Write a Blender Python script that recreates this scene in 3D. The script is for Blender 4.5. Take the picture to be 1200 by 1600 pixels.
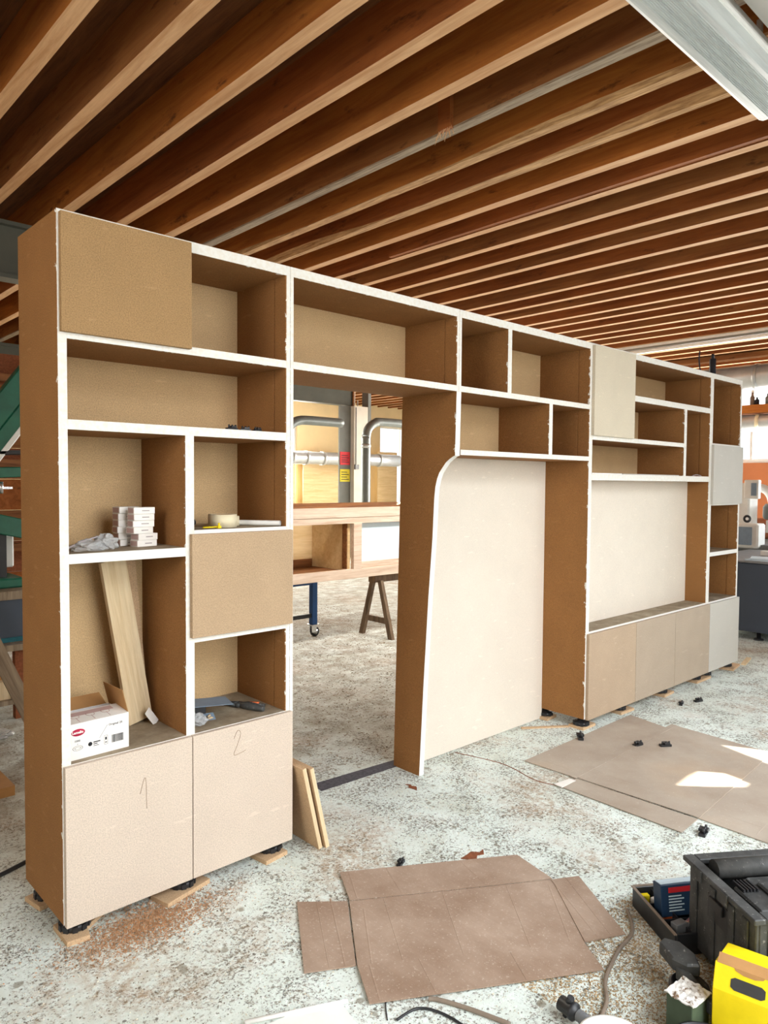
import bpy, bmesh, math, random
from mathutils import Vector, Matrix
random.seed(7)
for o in list(bpy.data.objects): bpy.data.objects.remove(o)
S = bpy.context.scene
COL = S.collection
R = math.radians

# ------------------------------------------------------------------ camera
CX, CY, CZ = -0.8666, -2.5219, 1.5955
YAW, PITCH, ROLL, FPX = 0.7499, -0.04081, 0.007477, 1140.36
fw = Vector((math.sin(YAW)*math.cos(PITCH), math.cos(YAW)*math.cos(PITCH), math.sin(PITCH)))
r0 = Vector((math.cos(YAW), -math.sin(YAW), 0)); u0 = r0.cross(fw)
rt = r0*math.cos(ROLL)+u0*math.sin(ROLL); up = -r0*math.sin(ROLL)+u0*math.cos(ROLL)
cd = bpy.data.cameras.new('camera'); cam = bpy.data.objects.new('camera', cd); COL.objects.link(cam)
cam.matrix_world = Matrix(((rt.x, up.x, -fw.x, CX), (rt.y, up.y, -fw.y, CY), (rt.z, up.z, -fw.z, CZ), (0, 0, 0, 1)))
cd.sensor_fit = 'VERTICAL'; cd.sensor_height = 24; cd.lens = 24*FPX/1600; cd.clip_start = .05; cd.clip_end = 200
S.camera = cam

# ------------------------------------------------------------------ world, sun, window and fill light, exposure
w = bpy.data.worlds.new('sky'); S.world = w; w.use_nodes = True
bg = w.node_tree.nodes['Background']; bg.inputs[0].default_value = (.86, .93, 1, 1); bg.inputs[1].default_value = 3.0
def area(name, loc, aim, sx, sy, power, color=(1, 1, 1), spread=120):
    l = bpy.data.lights.new(name, 'AREA'); l.shape = 'RECTANGLE'; l.size = sx; l.size_y = sy
    l.energy = power; l.color = color; l.spread = math.radians(spread)
    o = bpy.data.objects.new(name, l); COL.objects.link(o); o.location = loc
    o.rotation_euler = Vector(aim).to_track_quat('-Z', 'Y').to_euler()
    return o
# daylight of the sky coming down through the windows of the front, right and back walls, plus added fill lights
area('window_light_left', (-3.45, -1.6, 2.5), (1, .25, -.1), 2.0, 1.6, 50, (1, .97, .93))  # added fill for the tall unit's side panel, no window in this wall
area('window_light_front', (1.2, -6.7, 2.0), (.05, .85, -.35), 3.6, 2.2, 125, (.98, .99, 1))
area('window_light_roof', (1.9, -4.3, 3.28), (-.05, .4, -1), 5.6, 1.6, 200, (.88, .95, 1), 130)  # added fill below the solid ceiling, brightens the floor and low doors
area('window_light_side_near', (13.6, -4.4, 2.3), (-1, .12, -.25), 3.6, 2.0, 110, (.84, .93, 1))
area('window_light_side_far', (13.6, -.9, 2.3), (-1, 0, -.25), 2.6, 2.0, 240, (.84, .93, 1))
area('window_light_back', (7.0, 11.6, 2.3), (0, -1, -.45), 5.5, 2.0, 520, (1, .95, .86))
area('window_light_side_back', (13.6, 7.5, 2.3), (-1, 0, -.35), 5, 2.0, 560, (1, .95, .86))
area('window_light_roof_rear', (4.2, 1.15, 3.34), (0, .58, -.82), 3.5, .5, 52, (1, .97, .92), 86)  # added fill above the rear floor, brightens the oak frame
# added fill with no opening behind it, aimed up to brighten the joists
area('gate_light_side', (13.6, 2.0, .9), (-1, -.1, .45), 3.0, 1.4, 560, (1, .96, .9), 150)
SUN = Vector((-.33, .85, -.415)).normalized()
sl = bpy.data.lights.new('sun', 'SUN'); sl.energy = 30; sl.angle = R(.12); sl.color = (1, .95, .85)
so = bpy.data.objects.new('sun', sl); COL.objects.link(so); so.rotation_euler = SUN.to_track_quat('-Z', 'Y').to_euler()
vs = S.view_settings; vs.view_transform = 'Standard'; vs.look = 'None'; vs.exposure = 0.0; vs.gamma = 1; vs.use_curve_mapping = False

# ------------------------------------------------------------------ materials
def srgb(r, g, b):
    f = lambda c: (c/255/12.92) if c/255 <= .04045 else ((c/255+.055)/1.055)**2.4
    return (f(r), f(g), f(b), 1)
class MT:
    def __init__(s, name, rough=.8, metal=0):
        s.m = bpy.data.materials.new(name); s.m.use_nodes = True; s.t = s.m.node_tree; s.n = s.t.nodes; s.l = s.t.links
        s.b = s.n['Principled BSDF']; s.b.inputs['Roughness'].default_value = rough; s.b.inputs['Metallic'].default_value = metal
        s.b.inputs['Specular IOR Level'].default_value = .3
        s.tc = s.n.new('ShaderNodeTexCoord').outputs['Object']
    def mapping(s, scale=(1, 1, 1), rot=(0, 0, 0)):
        m = s.n.new('ShaderNodeMapping'); m.inputs['Scale'].default_value = scale; m.inputs['Rotation'].default_value = rot
        s.l.new(s.tc, m.inputs[0]); return m.outputs[0]
    def noise(s, scale, detail=4, rough=.55, vec=None, dist=0):
        n = s.n.new('ShaderNodeTexNoise'); n.inputs['Scale'].default_value = scale; n.inputs['Detail'].default_value = detail
        n.inputs['Roughness'].default_value = rough; n.inputs['Distortion'].default_value = dist
        s.l.new(vec or s.tc, n.inputs['Vector']); return n.outputs['Fac']
    def voro(s, scale, vec=None, feature='F1'):
        n = s.n.new('ShaderNodeTexVoronoi'); n.inputs['Scale'].default_value = scale; n.feature = feature
        s.l.new(vec or s.tc, n.inputs['Vector']); return n
    def ramp(s, fac, *stops, const=False):
        r = s.n.new('ShaderNodeValToRGB'); e = r.color_ramp.elements
        while len(e) < len(stops): e.new(.5)
        for k, (p, c) in zip(e, stops): k.position = p; k.color = c if not isinstance(c, (int, float)) else (c, c, c, 1)
        s.l.new(fac, r.inputs[0]); return r.outputs[0]
    def mix(s, a, b, fac, mode='MIX'):
        m = s.n.new('ShaderNodeMix'); m.data_type = 'RGBA'; m.blend_type = mode
        for sock, v in ((m.inputs[0], fac), (m.inputs[6], a), (m.inputs[7], b)):
            if hasattr(v, 'is_output'): s.l.new(v, sock)
            else: sock.default_value = v
        return m.outputs[2]
    def math(s, op, a, b=0, clamp=False):
        m = s.n.new('ShaderNodeMath'); m.operation = op; m.use_clamp = clamp
        for k, v in ((0, a), (1, b)):
            if hasattr(v, 'is_output'): s.l.new(v, m.inputs[k])
            else: m.inputs[k].default_value = v
        return m.outputs[0]
    def sep(s, vec=None):
        x = s.n.new('ShaderNodeSeparateXYZ'); s.l.new(vec or s.tc, x.inputs[0]); return x.outputs
    def color(s, c):
        if hasattr(c, 'is_output'): s.l.new(c, s.b.inputs['Base Color'])
        else: s.b.inputs['Base Color'].default_value = c
        return s
    def bump(s, h, strength=.3, dist=.01):
        b = s.n.new('ShaderNodeBump'); b.inputs['Strength'].default_value = strength; b.inputs['Distance'].default_value = dist
        s.l.new(h, b.inputs['Height']); s.l.new(b.outputs[0], s.b.inputs['Normal']); return s
WHITE = srgb(228, 226, 220)
def mdf(name, c, smear=True, contrast=.13, blotch=.12):
    m = MT(name, .85)
    n = m.noise(230, 2, .75); big = m.noise(5, 4, .6)
    lo = tuple(x*(1-contrast*2.0) for x in c[:3])+(1,); hi = tuple(min(1, x*(1+contrast*1.6)) for x in c[:3])+(1,)
    col = m.ramp(n, (.33, lo), (.5, c), (.68, hi))
    bb = m.ramp(big, (.3, 1-blotch), (.7, 1.0)); col = m.mix(col, bb, 1.0, 'MULTIPLY')
    sc = m.noise(14, 2, .5, m.mapping((1, 1, 4), (0.5, .3, 0))); 
    col = m.mix(col, tuple(min(1, x*1.25+.03) for x in c[:3])+(1,), m.ramp(sc, (.66, 0.), (.74, .35)))
    if smear:
        y = m.sep()[1]
        e = m.math('MULTIPLY', m.math('SUBTRACT', m.noise(22, 4, .7), .55), .12)
        f = m.math('LESS_THAN', y, m.math('ADD', m.math('MAXIMUM', e, 0), .0008))
        wn = m.ramp(m.noise(60, 3, .6), (.35, srgb(222, 216, 204)), (.6, WHITE))
        col = m.mix(col, wn, f)
    m.color(col); m.bump(n, .12, .002); return m.m
def plain(name, c, rough=.6, metal=0, var=.15, scale=20, spec=None):
    m = MT(name, rough, metal); n = m.noise(scale, 5, .6)
    m.color(m.ramp(n, (.3, tuple(x*(1-var) for x in c[:3])+(1,)), (.7, tuple(min(1, x*(1+var)) for x in c[:3])+(1,))))
    if spec is not None: m.b.inputs['Specular IOR Level'].default_value = spec
    return m.m
def wood(name, c, c2, axis=0, scale=1, rough=.75, extra=None):
    m = MT(name, rough); sc = [18*scale]*3; sc[axis] = 1.2*scale
    n = m.noise(1.6, 6, .65, m.mapping(tuple(sc)), .6); f = m.noise(4, 5, .7, m.mapping(tuple(x*3 for x in sc)))
    col = m.mix(m.ramp(n, (.3, c2), (.62, c)), m.ramp(f, (.3, .78), (.7, 1.0)), .6, 'MULTIPLY')
    if extra: col = extra(m, col)
    m.color(col); m.bump(f, .25, .004); return m.m
M = {}
M['mdf'] = mdf('mdf_brown', srgb(150, 105, 60))
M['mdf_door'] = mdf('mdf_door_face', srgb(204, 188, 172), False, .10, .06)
M['mdf_door_top'] = mdf('mdf_door_darker', srgb(158, 126, 86), False, .13, .08)  # weaker light near the top put into this door's colour
M['mdf_door_mid'] = mdf('mdf_door_middle', srgb(176, 150, 120), False, .13, .08)  # browner board, with the weaker light at this height painted in
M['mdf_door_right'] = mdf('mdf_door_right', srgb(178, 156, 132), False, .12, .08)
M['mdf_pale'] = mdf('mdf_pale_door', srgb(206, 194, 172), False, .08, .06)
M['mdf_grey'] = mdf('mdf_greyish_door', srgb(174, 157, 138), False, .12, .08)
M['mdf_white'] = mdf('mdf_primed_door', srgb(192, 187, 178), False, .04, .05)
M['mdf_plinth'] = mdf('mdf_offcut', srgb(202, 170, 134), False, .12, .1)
M['cream_panel'] = mdf('cream_back_panel', srgb(226, 216, 202), False, .035, .05)
M['back_panel'] = mdf('mdf_back_panel', srgb(202, 170, 126), False, .12, .1)
def dusty(m, col):
    return m.mix(col, srgb(196, 186, 166), m.ramp(m.noise(7, 5, .7), (.35, .15), (.65, .85)))
m_ = MT('dusty_shelf', .9); n_ = m_.noise(9, 6, .7)
m_.color(m_.ramp(n_, (.3, srgb(128, 112, 90)), (.52, srgb(152, 138, 116)), (.75, srgb(184, 172, 150)))); m_.color(m_.mix(m_.b.inputs['Base Color'].links[0].from_socket, WHITE, m_.math('LESS_THAN', m_.sep()[1], .001))); M['dusty'] = m_.m
M['white_edge'] = plain('white_edge', WHITE, .6, var=.03)
def joist_extra(seed):
    def f(m, col):
        st = m.noise(2.3+seed*.3, 6, .7, m.mapping((2.2, .9, 3), (0, 0, seed)))
        col = m.mix(col, srgb(52, 24, 10), m.ramp(st, (.60, 0.), (.70, .75)))
        blo = m.noise(.8, 3, .5); return m.mix(col, m.ramp(blo, (.3, .72), (.7, 1.)), 1, 'MULTIPLY')
    return f
M['joist'] = wood('joist_wood', srgb(196, 122, 52), srgb(158, 88, 30), 1, .6, .8, joist_extra(.4))
M['joist_b'] = wood('joist_wood_reddish', srgb(170, 100, 46), srgb(132, 70, 26), 1, .6, .8, joist_extra(1.7))
M['joist_c'] = wood('joist_wood_pale', srgb(168, 112, 60), srgb(132, 78, 36), 1, .6, .8, joist_extra(2.9))
M['joist_edge'] = wood('planed_joist_edge', srgb(220, 174, 128), srgb(190, 138, 88), 1, .7, .8)  # pale underside wood, with bounce light from the floor painted in
M['joist_grey'] = wood('joist_wood_weathered', srgb(170, 152, 128), srgb(112, 92, 72), 1, 2.2, .9)
M['bark'] = wood('waney_bark', srgb(210, 168, 118), srgb(132, 88, 50), 1, 2.5, .95)
M['deck'] = wood('deck_boards', srgb(120, 74, 38), srgb(78, 42, 20), 1, 1)
M['pine'] = wood('pale_pine', srgb(232, 212, 176), srgb(204, 176, 134), 2, .9)
M['oak'] = wood('sawn_oak', srgb(226, 206, 186), srgb(196, 168, 144), 0, 1)
M['oak_dark'] = wood('brown_oak', srgb(150, 98, 56), srgb(102, 62, 34), 0, 1)
M['ply'] = wood('light_plywood', srgb(232, 204, 156), srgb(212, 178, 126), 0, .8)
M['trestle'] = wood('old_trestle_wood', srgb(128, 106, 84), srgb(82, 64, 50), 2, 1)
M['plankgrey'] = wood('weathered_plank', srgb(158, 142, 120), srgb(110, 92, 74), 2, 1)
M['black'] = plain('black_plastic', srgb(34, 35, 38), .42, var=.3, spec=.5)
M['dblack'] = plain('dusty_black_plastic', srgb(66, 66, 64), .55, var=.5, scale=12, spec=.5)
m_ = MT('dust_scratched_crate_plastic', .5); c_ = m_.ramp(m_.noise(9, 5, .65), (.3, srgb(40, 41, 42)), (.7, srgb(84, 85, 84)))
c_ = m_.mix(c_, srgb(190, 188, 182), m_.ramp(m_.noise(55, 5, .8), (.60, 0.), (.72, .7))); m_.color(c_); M['dblack'] = m_.m
M['grey'] = plain('grey_plastic', srgb(120, 122, 124), .5, spec=.5)
M['darksteel'] = plain('dark_green_grey_steel', srgb(76, 76, 66), .5, .0, var=.15, scale=3)
M['steelgrey'] = plain('grey_painted_steel', srgb(150, 146, 138), .5, var=.08, scale=3)
M['duct'] = plain('galvanised_duct', srgb(188, 192, 194), .35, .55, var=.1, scale=6)
M['ductgrey'] = plain('grey_duct_pipe', srgb(118, 124, 122), .4, .2, var=.15, scale=6)
M['white'] = plain('white_paint', srgb(236, 236, 232), .6, var=.04)
M['concrete'] = plain('white_concrete', srgb(214, 208, 196), .9, var=.12, scale=2)
M['concretegrey'] = plain('grey_column_paint', srgb(120, 122, 118), .8, var=.12, scale=4)
M['cream'] = plain('cream_wall', srgb(238, 214, 166), .9, var=.08, scale=1.2)
M['wall'] = plain('wall_plaster', srgb(206, 196, 176), .9, var=.1, scale=.8)
M['orange'] = plain('orange_board', srgb(196, 122, 80), .7, var=.08, scale=2)
M['bluedark'] = plain('dark_blue_grey_metal', srgb(62, 72, 86), .45, .1, var=.06, scale=3, spec=.5)
M['bluelight'] = plain('pale_blue_board', srgb(204, 222, 232), .5, var=.03)
M['blueleg'] = plain('blue_steel', srgb(34, 74, 128), .45, var=.1)
M['chrome'] = plain('bright_metal', srgb(210, 212, 214), .25, .9, var=.05)
M['rubber'] = plain('rubber', srgb(46, 46, 46), .8)
M['red'] = plain('red_print', srgb(206, 40, 48), .6, var=.05)
M['yellow'] = plain('yellow_card', srgb(246, 220, 24), .6, var=.07, scale=14)
M['yellowsign'] = plain('yellow_print', srgb(222, 204, 46), .6, var=.1)
M['greenm'] = plain('dark_green_machine_paint', srgb(24, 96, 74), .4, var=.25, scale=6, spec=.5)
M['teal'] = plain('teal_cover', srgb(30, 92, 104), .6)
M['cardboard_in'] = plain('brown_cardboard_inside', srgb(176, 132, 84), .85, var=.12, scale=10)
M['ink'] = plain('black_ink', srgb(40, 40, 46), .7, var=.05)
M['inkred'] = plain('dark_red_ink', srgb(182, 28, 66), .6, var=.03)
M['inkgrey'] = plain('grey_ink', srgb(170, 160, 160), .7, var=.05)
M['pencil'] = plain('pencil_line', srgb(140, 118, 96), .8, var=.1, scale=80)
M['carton'] = plain('white_carton', srgb(236, 232, 226), .65, var=.03)
M['cartonend'] = plain('rosy_carton_print', srgb(196, 166, 160), .65, var=.05)
M['tape'] = plain('cream_masking_tape', srgb(226, 214, 182), .6, var=.05, scale=40)
M['bluepaper'] = plain('blue_grey_sheet', srgb(128, 146, 164), .5, var=.08)
M['orangep'] = plain('orange_grip', srgb(196, 96, 50), .5)
M['cable'] = plain('taupe_rubber_cable', srgb(132, 118, 104), .6, var=.12, scale=30)
M['greenbox'] = plain('dark_green_box', srgb(74, 88, 70), .6)
M['leaf'] = plain('rust_brown_scrap', srgb(128, 74, 46), .9, var=.3, scale=60)
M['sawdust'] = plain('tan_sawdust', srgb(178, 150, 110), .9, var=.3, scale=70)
M['bag'] = None
mb = MT('clear_plastic_bag', .18); mb.color(srgb(226, 228, 228)); mb.b.inputs['Transmission Weight'].default_value = .55
mb.b.inputs['IOR'].default_value = 1.15; mb.b.inputs['Specular IOR Level'].default_value = .7; M['bag'] = mb.m
md = MT('ribbed_diffuser', .35)
yy = md.sep()[1]; wv = md.math('SINE', md.math('MULTIPLY', yy, 700))
dn = md.noise(3, 5, .6, md.mapping((.5, 14, 1)))
md.color(md.ramp(dn, (.3, srgb(158, 162, 162)), (.6, srgb(186, 190, 188)))); md.bump(wv, .15, .001)
md.b.inputs['Specular IOR Level'].default_value = .6; M['diffuser'] = md.m
# glass
mg = bpy.data.materials.new('window_glass'); mg.use_nodes = True; gt = mg.node_tree; gt.nodes.clear()
go = gt.nodes.new('ShaderNodeOutputMaterial'); ga = gt.nodes.new('ShaderNodeBsdfTransparent'); gb = gt.nodes.new('ShaderNodeBsdfGlossy')
gb.inputs['Roughness'].default_value = .02; gm = gt.nodes.new('ShaderNodeMixShader'); gm.inputs[0].default_value = .05
gt.links.new(ga.outputs[0], gm.inputs[1]); gt.links.new(gb.outputs[0], gm.inputs[2]); gt.links.new(gm.outputs[0], go.inputs[0]); M['glass'] = mg
# cardboard
mc = MT('flattened_cardboard', .85)
cc = mc.ramp(mc.noise(3.5, 5, .6), (.3, srgb(142, 116, 96)), (.7, srgb(178, 156, 138)))
fl = mc.noise(80, 3, .7, mc.mapping((1, .05, 1), (0, 0, .52)))
cc = mc.mix(cc, mc.ramp(fl, (.35, .95), (.65, 1.)), 1, 'MULTIPLY')
du = mc.noise(110, 2, .8); cc = mc.mix(cc, srgb(206, 192, 176), mc.ramp(du, (.60, 0.), (.72, .6)))
mc.color(cc); mc.bump(fl, .25, .002); st_ = mc.noise(1.6, 4, .6); M['cardboard'] = mc.m
mc = MT('dusty_cardboard', .85)
cc = mc.ramp(mc.noise(2.2, 6, .6), (.3, srgb(158, 142, 126)), (.7, srgb(182, 170, 156)))
cc = mc.mix(cc, srgb(180, 146, 108), mc.ramp(mc.noise(1.3, 3, .5), (.55, 0.), (.7, .4)))
cc = mc.mix(cc, srgb(220, 212, 200), mc.ramp(mc.noise(90, 3, .8), (.62, 0.), (.74, .6)))
mc.color(cc); M['cardboard_d'] = mc.m
# floor
mf = MT('worn_workshop_floor', .82)
base = mf.ramp(mf.noise(2.6, 7, .65), (.3, srgb(204, 210, 198)), (.5, srgb(224, 234, 228)), (.7, srgb(236, 244, 240)))
patch = mf.ramp(mf.noise(5.5, 4, .6), (.36, 0.), (.6, 1.))
def spk(sc, det, rg, lo, hi, col, amt):
    global base
    f_ = mf.math('ADD', mf.noise(sc, det, rg), mf.math('MULTIPLY', mf.math('SUBTRACT', patch, .5), -.09))
    base = mf.mix(base, col, mf.ramp(f_, (lo, amt), (hi, 0.)))
spk(48, 6, .72, .38, .465, srgb(132, 124, 108), .85)
spk(88, 4, .75, .385, .445, srgb(76, 72, 62), .9)
base = mf.mix(base, srgb(250, 252, 250), mf.ramp(mf.noise(70, 4, .7), (.56, 0.), (.66, .7)))
br = mf.noise(1.3, 6, .62)
base = mf.mix(base, srgb(164, 136, 104), mf.math('MULTIPLY', mf.ramp(br, (.50, 0.), (.64, .75)), mf.ramp(mf.noise(26, 5, .75), (.4, .15), (.6, 1.)), True))
v1 = mf.voro(12); vn = mf.math('ADD', v1.outputs['Distance'], mf.math('MULTIPLY', mf.noise(18, 3, .6), .5))
vm = mf.math('MULTIPLY', mf.ramp(vn, (.38, 1.), (.45, 0.)), mf.ramp(mf.sep(v1.outputs['Color'])[0], (.62, 0.), (.66, 1.)), True)
base = mf.mix(base, srgb(128, 118, 98), mf.math('MULTIPLY', vm, .7))
v2 = mf.voro(30); vn2 = mf.math('ADD', v2.outputs['Distance'], mf.math('MULTIPLY', mf.noise(60, 3, .6), .6))
vm2 = mf.math('MULTIPLY', mf.ramp(vn2, (.42, 1.), (.50, 0.)), mf.ramp(mf.sep(v2.outputs['Color'])[1], (.6, 0.), (.64, 1.)), True)
base = mf.mix(base, srgb(84, 78, 66), mf.math('MULTIPLY', vm2, .8))
# grime trodden in, and shade painted in, on the far side of the bookcase
fy = mf.sep()[1]; dirt_shade = mf.math('MULTIPLY', mf.ramp(mf.math('MULTIPLY', mf.math('ADD', fy, mf.math('MULTIPLY', mf.noise(1.5, 5, .7), 1.0)), .5), (.4, 0.), (.85, .75)), mf.ramp(mf.noise(7, 6, .7), (.35, .25), (.62, 1.)), True)
base = mf.mix(base, srgb(136, 120, 98), dirt_shade)
spk = mf.noise(48, 6, .72)
mf.color(base); mf.bump(spk, .5, .006); M['floor'] = mf.m

# ------------------------------------------------------------------ mesh helpers
def box(bm, x0, x1, y0, y1, z0, z1, mi=0, mtx=None):
    vs_ = [bm.verts.new((x, y, z)) for z in (z0, z1) for y in (y0, y1) for x in (x0, x1)]
    if mtx: [setattr(v, 'co', mtx @ v.co) for v in vs_]
    fs = []
    for q in ((0, 2, 3, 1), (4, 5, 7, 6), (0, 1, 5, 4), (2, 6, 7, 3), (0, 4, 6, 2), (1, 3, 7, 5)):
        f = bm.faces.new([vs_[i] for i in q]); f.material_index = mi; fs.append(f)
    return fs
def prism(bm, pts, axis, a, b, mi=0, mtx=None):
    """extrude 2D polygon; axis = extrusion axis index"""
    def P(p, t):
        c = list(p); c.insert(axis, t); v = Vector(c); return mtx @ v if mtx else v
    A = [bm.verts.new(P(p, a)) for p in pts]; B = [bm.verts.new(P(p, b)) for p in pts]; n = len(pts)
    fs = [bm.faces.new(A), bm.faces.new(B[::-1])]
    for i in range(n): fs.append(bm.faces.new((A[i], B[i], B[(i+1) % n], A[(i+1) % n])))
    for f in fs: f.material_index = mi
    return fs
def tube(bm, pts, r, seg=10, mi=0, caps=True, rfun=None):
    pts = [Vector(p) for p in pts]; rings = []
    for i, p in enumerate(pts):
        t = (pts[min(i+1, len(pts)-1)]-pts[max(i-1, 0)]).normalized()
        a = t.cross(Vector((0, 0, 1)));
        if a.length < .05: a = t.cross(Vector((0, 1, 0)))
        a.normalize(); b = t.cross(a)
        rr = rfun(i/(len(pts)-1)) if rfun else r
        rings.append([bm.verts.new(p+(a*math.cos(k*2*math.pi/seg)+b*math.sin(k*2*math.pi/seg))*rr) for k in range(seg)])
    for i in range(len(rings)-1):
        for k in range(seg):
            f = bm.faces.new((rings[i][k], rings[i][(k+1) % seg], rings[i+1][(k+1) % seg], rings[i+1][k])); f.smooth = True; f.material_index = mi
    if caps:
        for q in (rings[0][::-1], rings[-1]):
            f = bm.faces.new(q); f.material_index = mi
def lathe(bm, prof, c=(0, 0, 0), seg=24, mi=0, mtx=None):
    rings = []
    for r, z in prof:
        ring = [Vector((c[0]+max(r, 1e-4)*math.cos(k*2*math.pi/seg), c[1]+max(r, 1e-4)*math.sin(k*2*math.pi/seg), c[2]+z)) for k in range(seg)]
        rings.append([bm.verts.new(mtx @ v if mtx else v) for v in ring])
    for i in range(len(rings)-1):
        for k in range(seg):
            f = bm.faces.new((rings[i][k], rings[i][(k+1) % seg], rings[i+1][(k+1) % seg], rings[i+1][k])); f.smooth = True; f.material_index = mi
def curve_pts(pts, n=8):
    pts = [Vector(p) for p in pts]; out = []
    for i in range(len(pts)-1):
        p0, p1, p2, p3 = pts[max(i-1, 0)], pts[i], pts[i+1], pts[min(i+2, len(pts)-1)]
        for k in range(n):
            t = k/n; out.append(.5*((2*p1)+(p2-p0)*t+(2*p0-5*p1+4*p2-p3)*t*t+(3*p1-p0-3*p2+p3)*t**3))
    out.append(pts[-1]); return out
def NB(): return bmesh.new()
def obj(name, bm, mats, parent=None, off=None, bevel=0, smooth=False):
    if off is not None: bmesh.ops.translate(bm, verts=bm.verts, vec=-Vector(off))
    bmesh.ops.recalc_face_normals(bm, faces=bm.faces)
    me = bpy.data.meshes.new(name); bm.to_mesh(me); bm.free()
    for m in (mats if isinstance(mats, (list, tuple)) else [mats]): me.materials.append(M[m] if isinstance(m, str) else m)
    if smooth:
        for p in me.polygons: p.use_smooth = True
    o = bpy.data.objects.new(name, me); COL.objects.link(o)
    if parent: o.parent = parent
    if bevel:
        b = o.modifiers.new('bevel', 'BEVEL'); b.width = bevel; b.segments = 1; b.limit_method = 'ANGLE'; b.angle_limit = R(50)
    return o
def tag(o, label, cat, group=None):
    o['label'] = label; o['category'] = cat
    if group: o['group'] = group
    return o
def struct(name, bm, mats, parent=None, **k):
    o = obj(name, bm, mats, parent, **k)
    if not parent: o['kind'] = 'structure'
    return o
def thing(name, label, cat, loc=(0, 0, 0), rz=0, group=None):
    o = bpy.data.objects.new(name, None); COL.objects.link(o); o.empty_display_size = .05
    o.location = loc; o.rotation_euler = (0, 0, rz); return tag(o, label, cat, group)
def bpart(name, parent, mats, *boxes, off=None, bevel=0):
    bm = NB()
    for b in boxes: box(bm, *b)
    return obj(name, bm, mats, parent, off, bevel)
def copy_tree(o, parent=None):
    c = o.copy(); COL.objects.link(c); c.parent = parent
    for ch in list(o.children): copy_tree(ch, c)
    return c
def text(s, size, mat, parent, mtx, name='lettering', ext=.0004, bold=0):
    cu = bpy.data.curves.new('t', 'FONT'); cu.body = s; cu.size = size; cu.extrude = ext; cu.resolution_u = 2; cu.offset = bold
    t = bpy.data.objects.new('t', cu); me = bpy.data.meshes.new_from_object(t); bpy.data.objects.remove(t)
    me.transform(mtx); me.materials.clear(); me.materials.append(M[mat]); me.name = name
    o = bpy.data.objects.new(name, me); COL.objects.link(o); o.parent = parent; return o
FRONT = lambda x, y, z: Matrix(((1, 0, 0, x), (0, 0, -1, y), (0, 1, 0, z), (0, 0, 0, 1)))   # upright lettering facing -y
LEFT = lambda x, y, z: Matrix(((0, 0, -1, x), (-1, 0, 0, y), (0, 1, 0, z), (0, 0, 0, 1)))   # upright lettering facing -x

# ------------------------------------------------------------------ room shell
X0, X1, Y0, Y1, ZC, ZD = -3.6, 14.0, -7.0, 12.0, 3.6, 3.87
bm = NB(); box(bm, X0-.2, X1+.2, Y0-.2, Y1+.2, -.2, 0); floor = struct('floor', bm, 'floor')
bm = NB(); box(bm, X0-.2, X1+.2, Y0-.2, Y1+.2, ZD, ZD+.12); ceil = struct('ceiling', bm, 'deck')
bm = NB(); box(bm, X0-.2, X0, Y0, Y1, 0, ZD); struct('wall_left', bm, 'wall')
# front wall: solid behind the camera, with added holes cut to shape the sun patches
def back(p): # project floor point back along the sun onto the front wall plane
    t = (p[1]-Y0)/SUN.y; return (p[0]-SUN.x*t, 0-SUN.z*t)
holes = [[back(p) for p in ((2.842, -.789), (3.018, -.777), (3.119, -.785), (3.198, -.892), (3.171, -1.041), (3.104, -1.047), (2.952, -.91))],
         [back(p) for p in ((3.63, -.70), (3.70, -.84), (3.76, -.97), (3.9, -1.4), (3.5, -1.25), (3.54, -1.0), (3.57, -.87))]]
bm = NB(); edges = []
for loop in [[(X0, 0), (X1, 0), (X1, ZD+6), (X0, ZD+6)]]+holes:
    vv = [bm.verts.new((a, Y0, b)) for a, b in loop]
    edges += [bm.edges.new((vv[i], vv[(i+1) % len(vv)])) for i in range(len(vv))]
bmesh.ops.triangle_fill(bm, edges=edges, use_beauty=True)
struct('wall_front', bm, 'wall')
print('sun holes', holes)
# back wall with windows, right wall with windows
def wall_with_windows(name, axis, pos, thick, a0, a1, wins, mat, z1=ZD):
    bm = NB(); xs = sorted({a0, a1} | {q for w_ in wins for q in w_[:2]})
    def bx(p, q, z0, z1_):
        if z1_-z0 < 1e-4: return
        if axis == 'y': box(bm, p, q, pos, pos+thick, z0, z1_)
        else: box(bm, pos, pos+thick, p, q, z0, z1_)
    for p, q in zip(xs, xs[1:]):
        ww = [w_ for w_ in wins if w_[0] <= p+1e-6 and w_[1] >= q-1e-6]
        if ww: bx(p, q, 0, ww[0][2]); bx(p, q, ww[0][3], z1)
        else: bx(p, q, 0, z1)
    return struct(name, bm, mat)
backw = [(8.3, 8.9, .9, 3.05), (9.3, 9.75, .3, 3.05), (11.72, 12.12, .5, 3.1), (12.5, 13.4, 1.0, 3.1)]
rightw = [(.3, 2.2, 2.05, 3.5), (2.4, 4.3, 2.05, 3.5), (8.5, 10.5, 1.0, 3.0)]
wall_with_windows('wall_back', 'y', Y1, .2, X0, X1, backw, 'cream')
wall_with_windows('wall_right', 'x', X1, .2, Y0, Y1, rightw, 'white')
wn = 0
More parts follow.
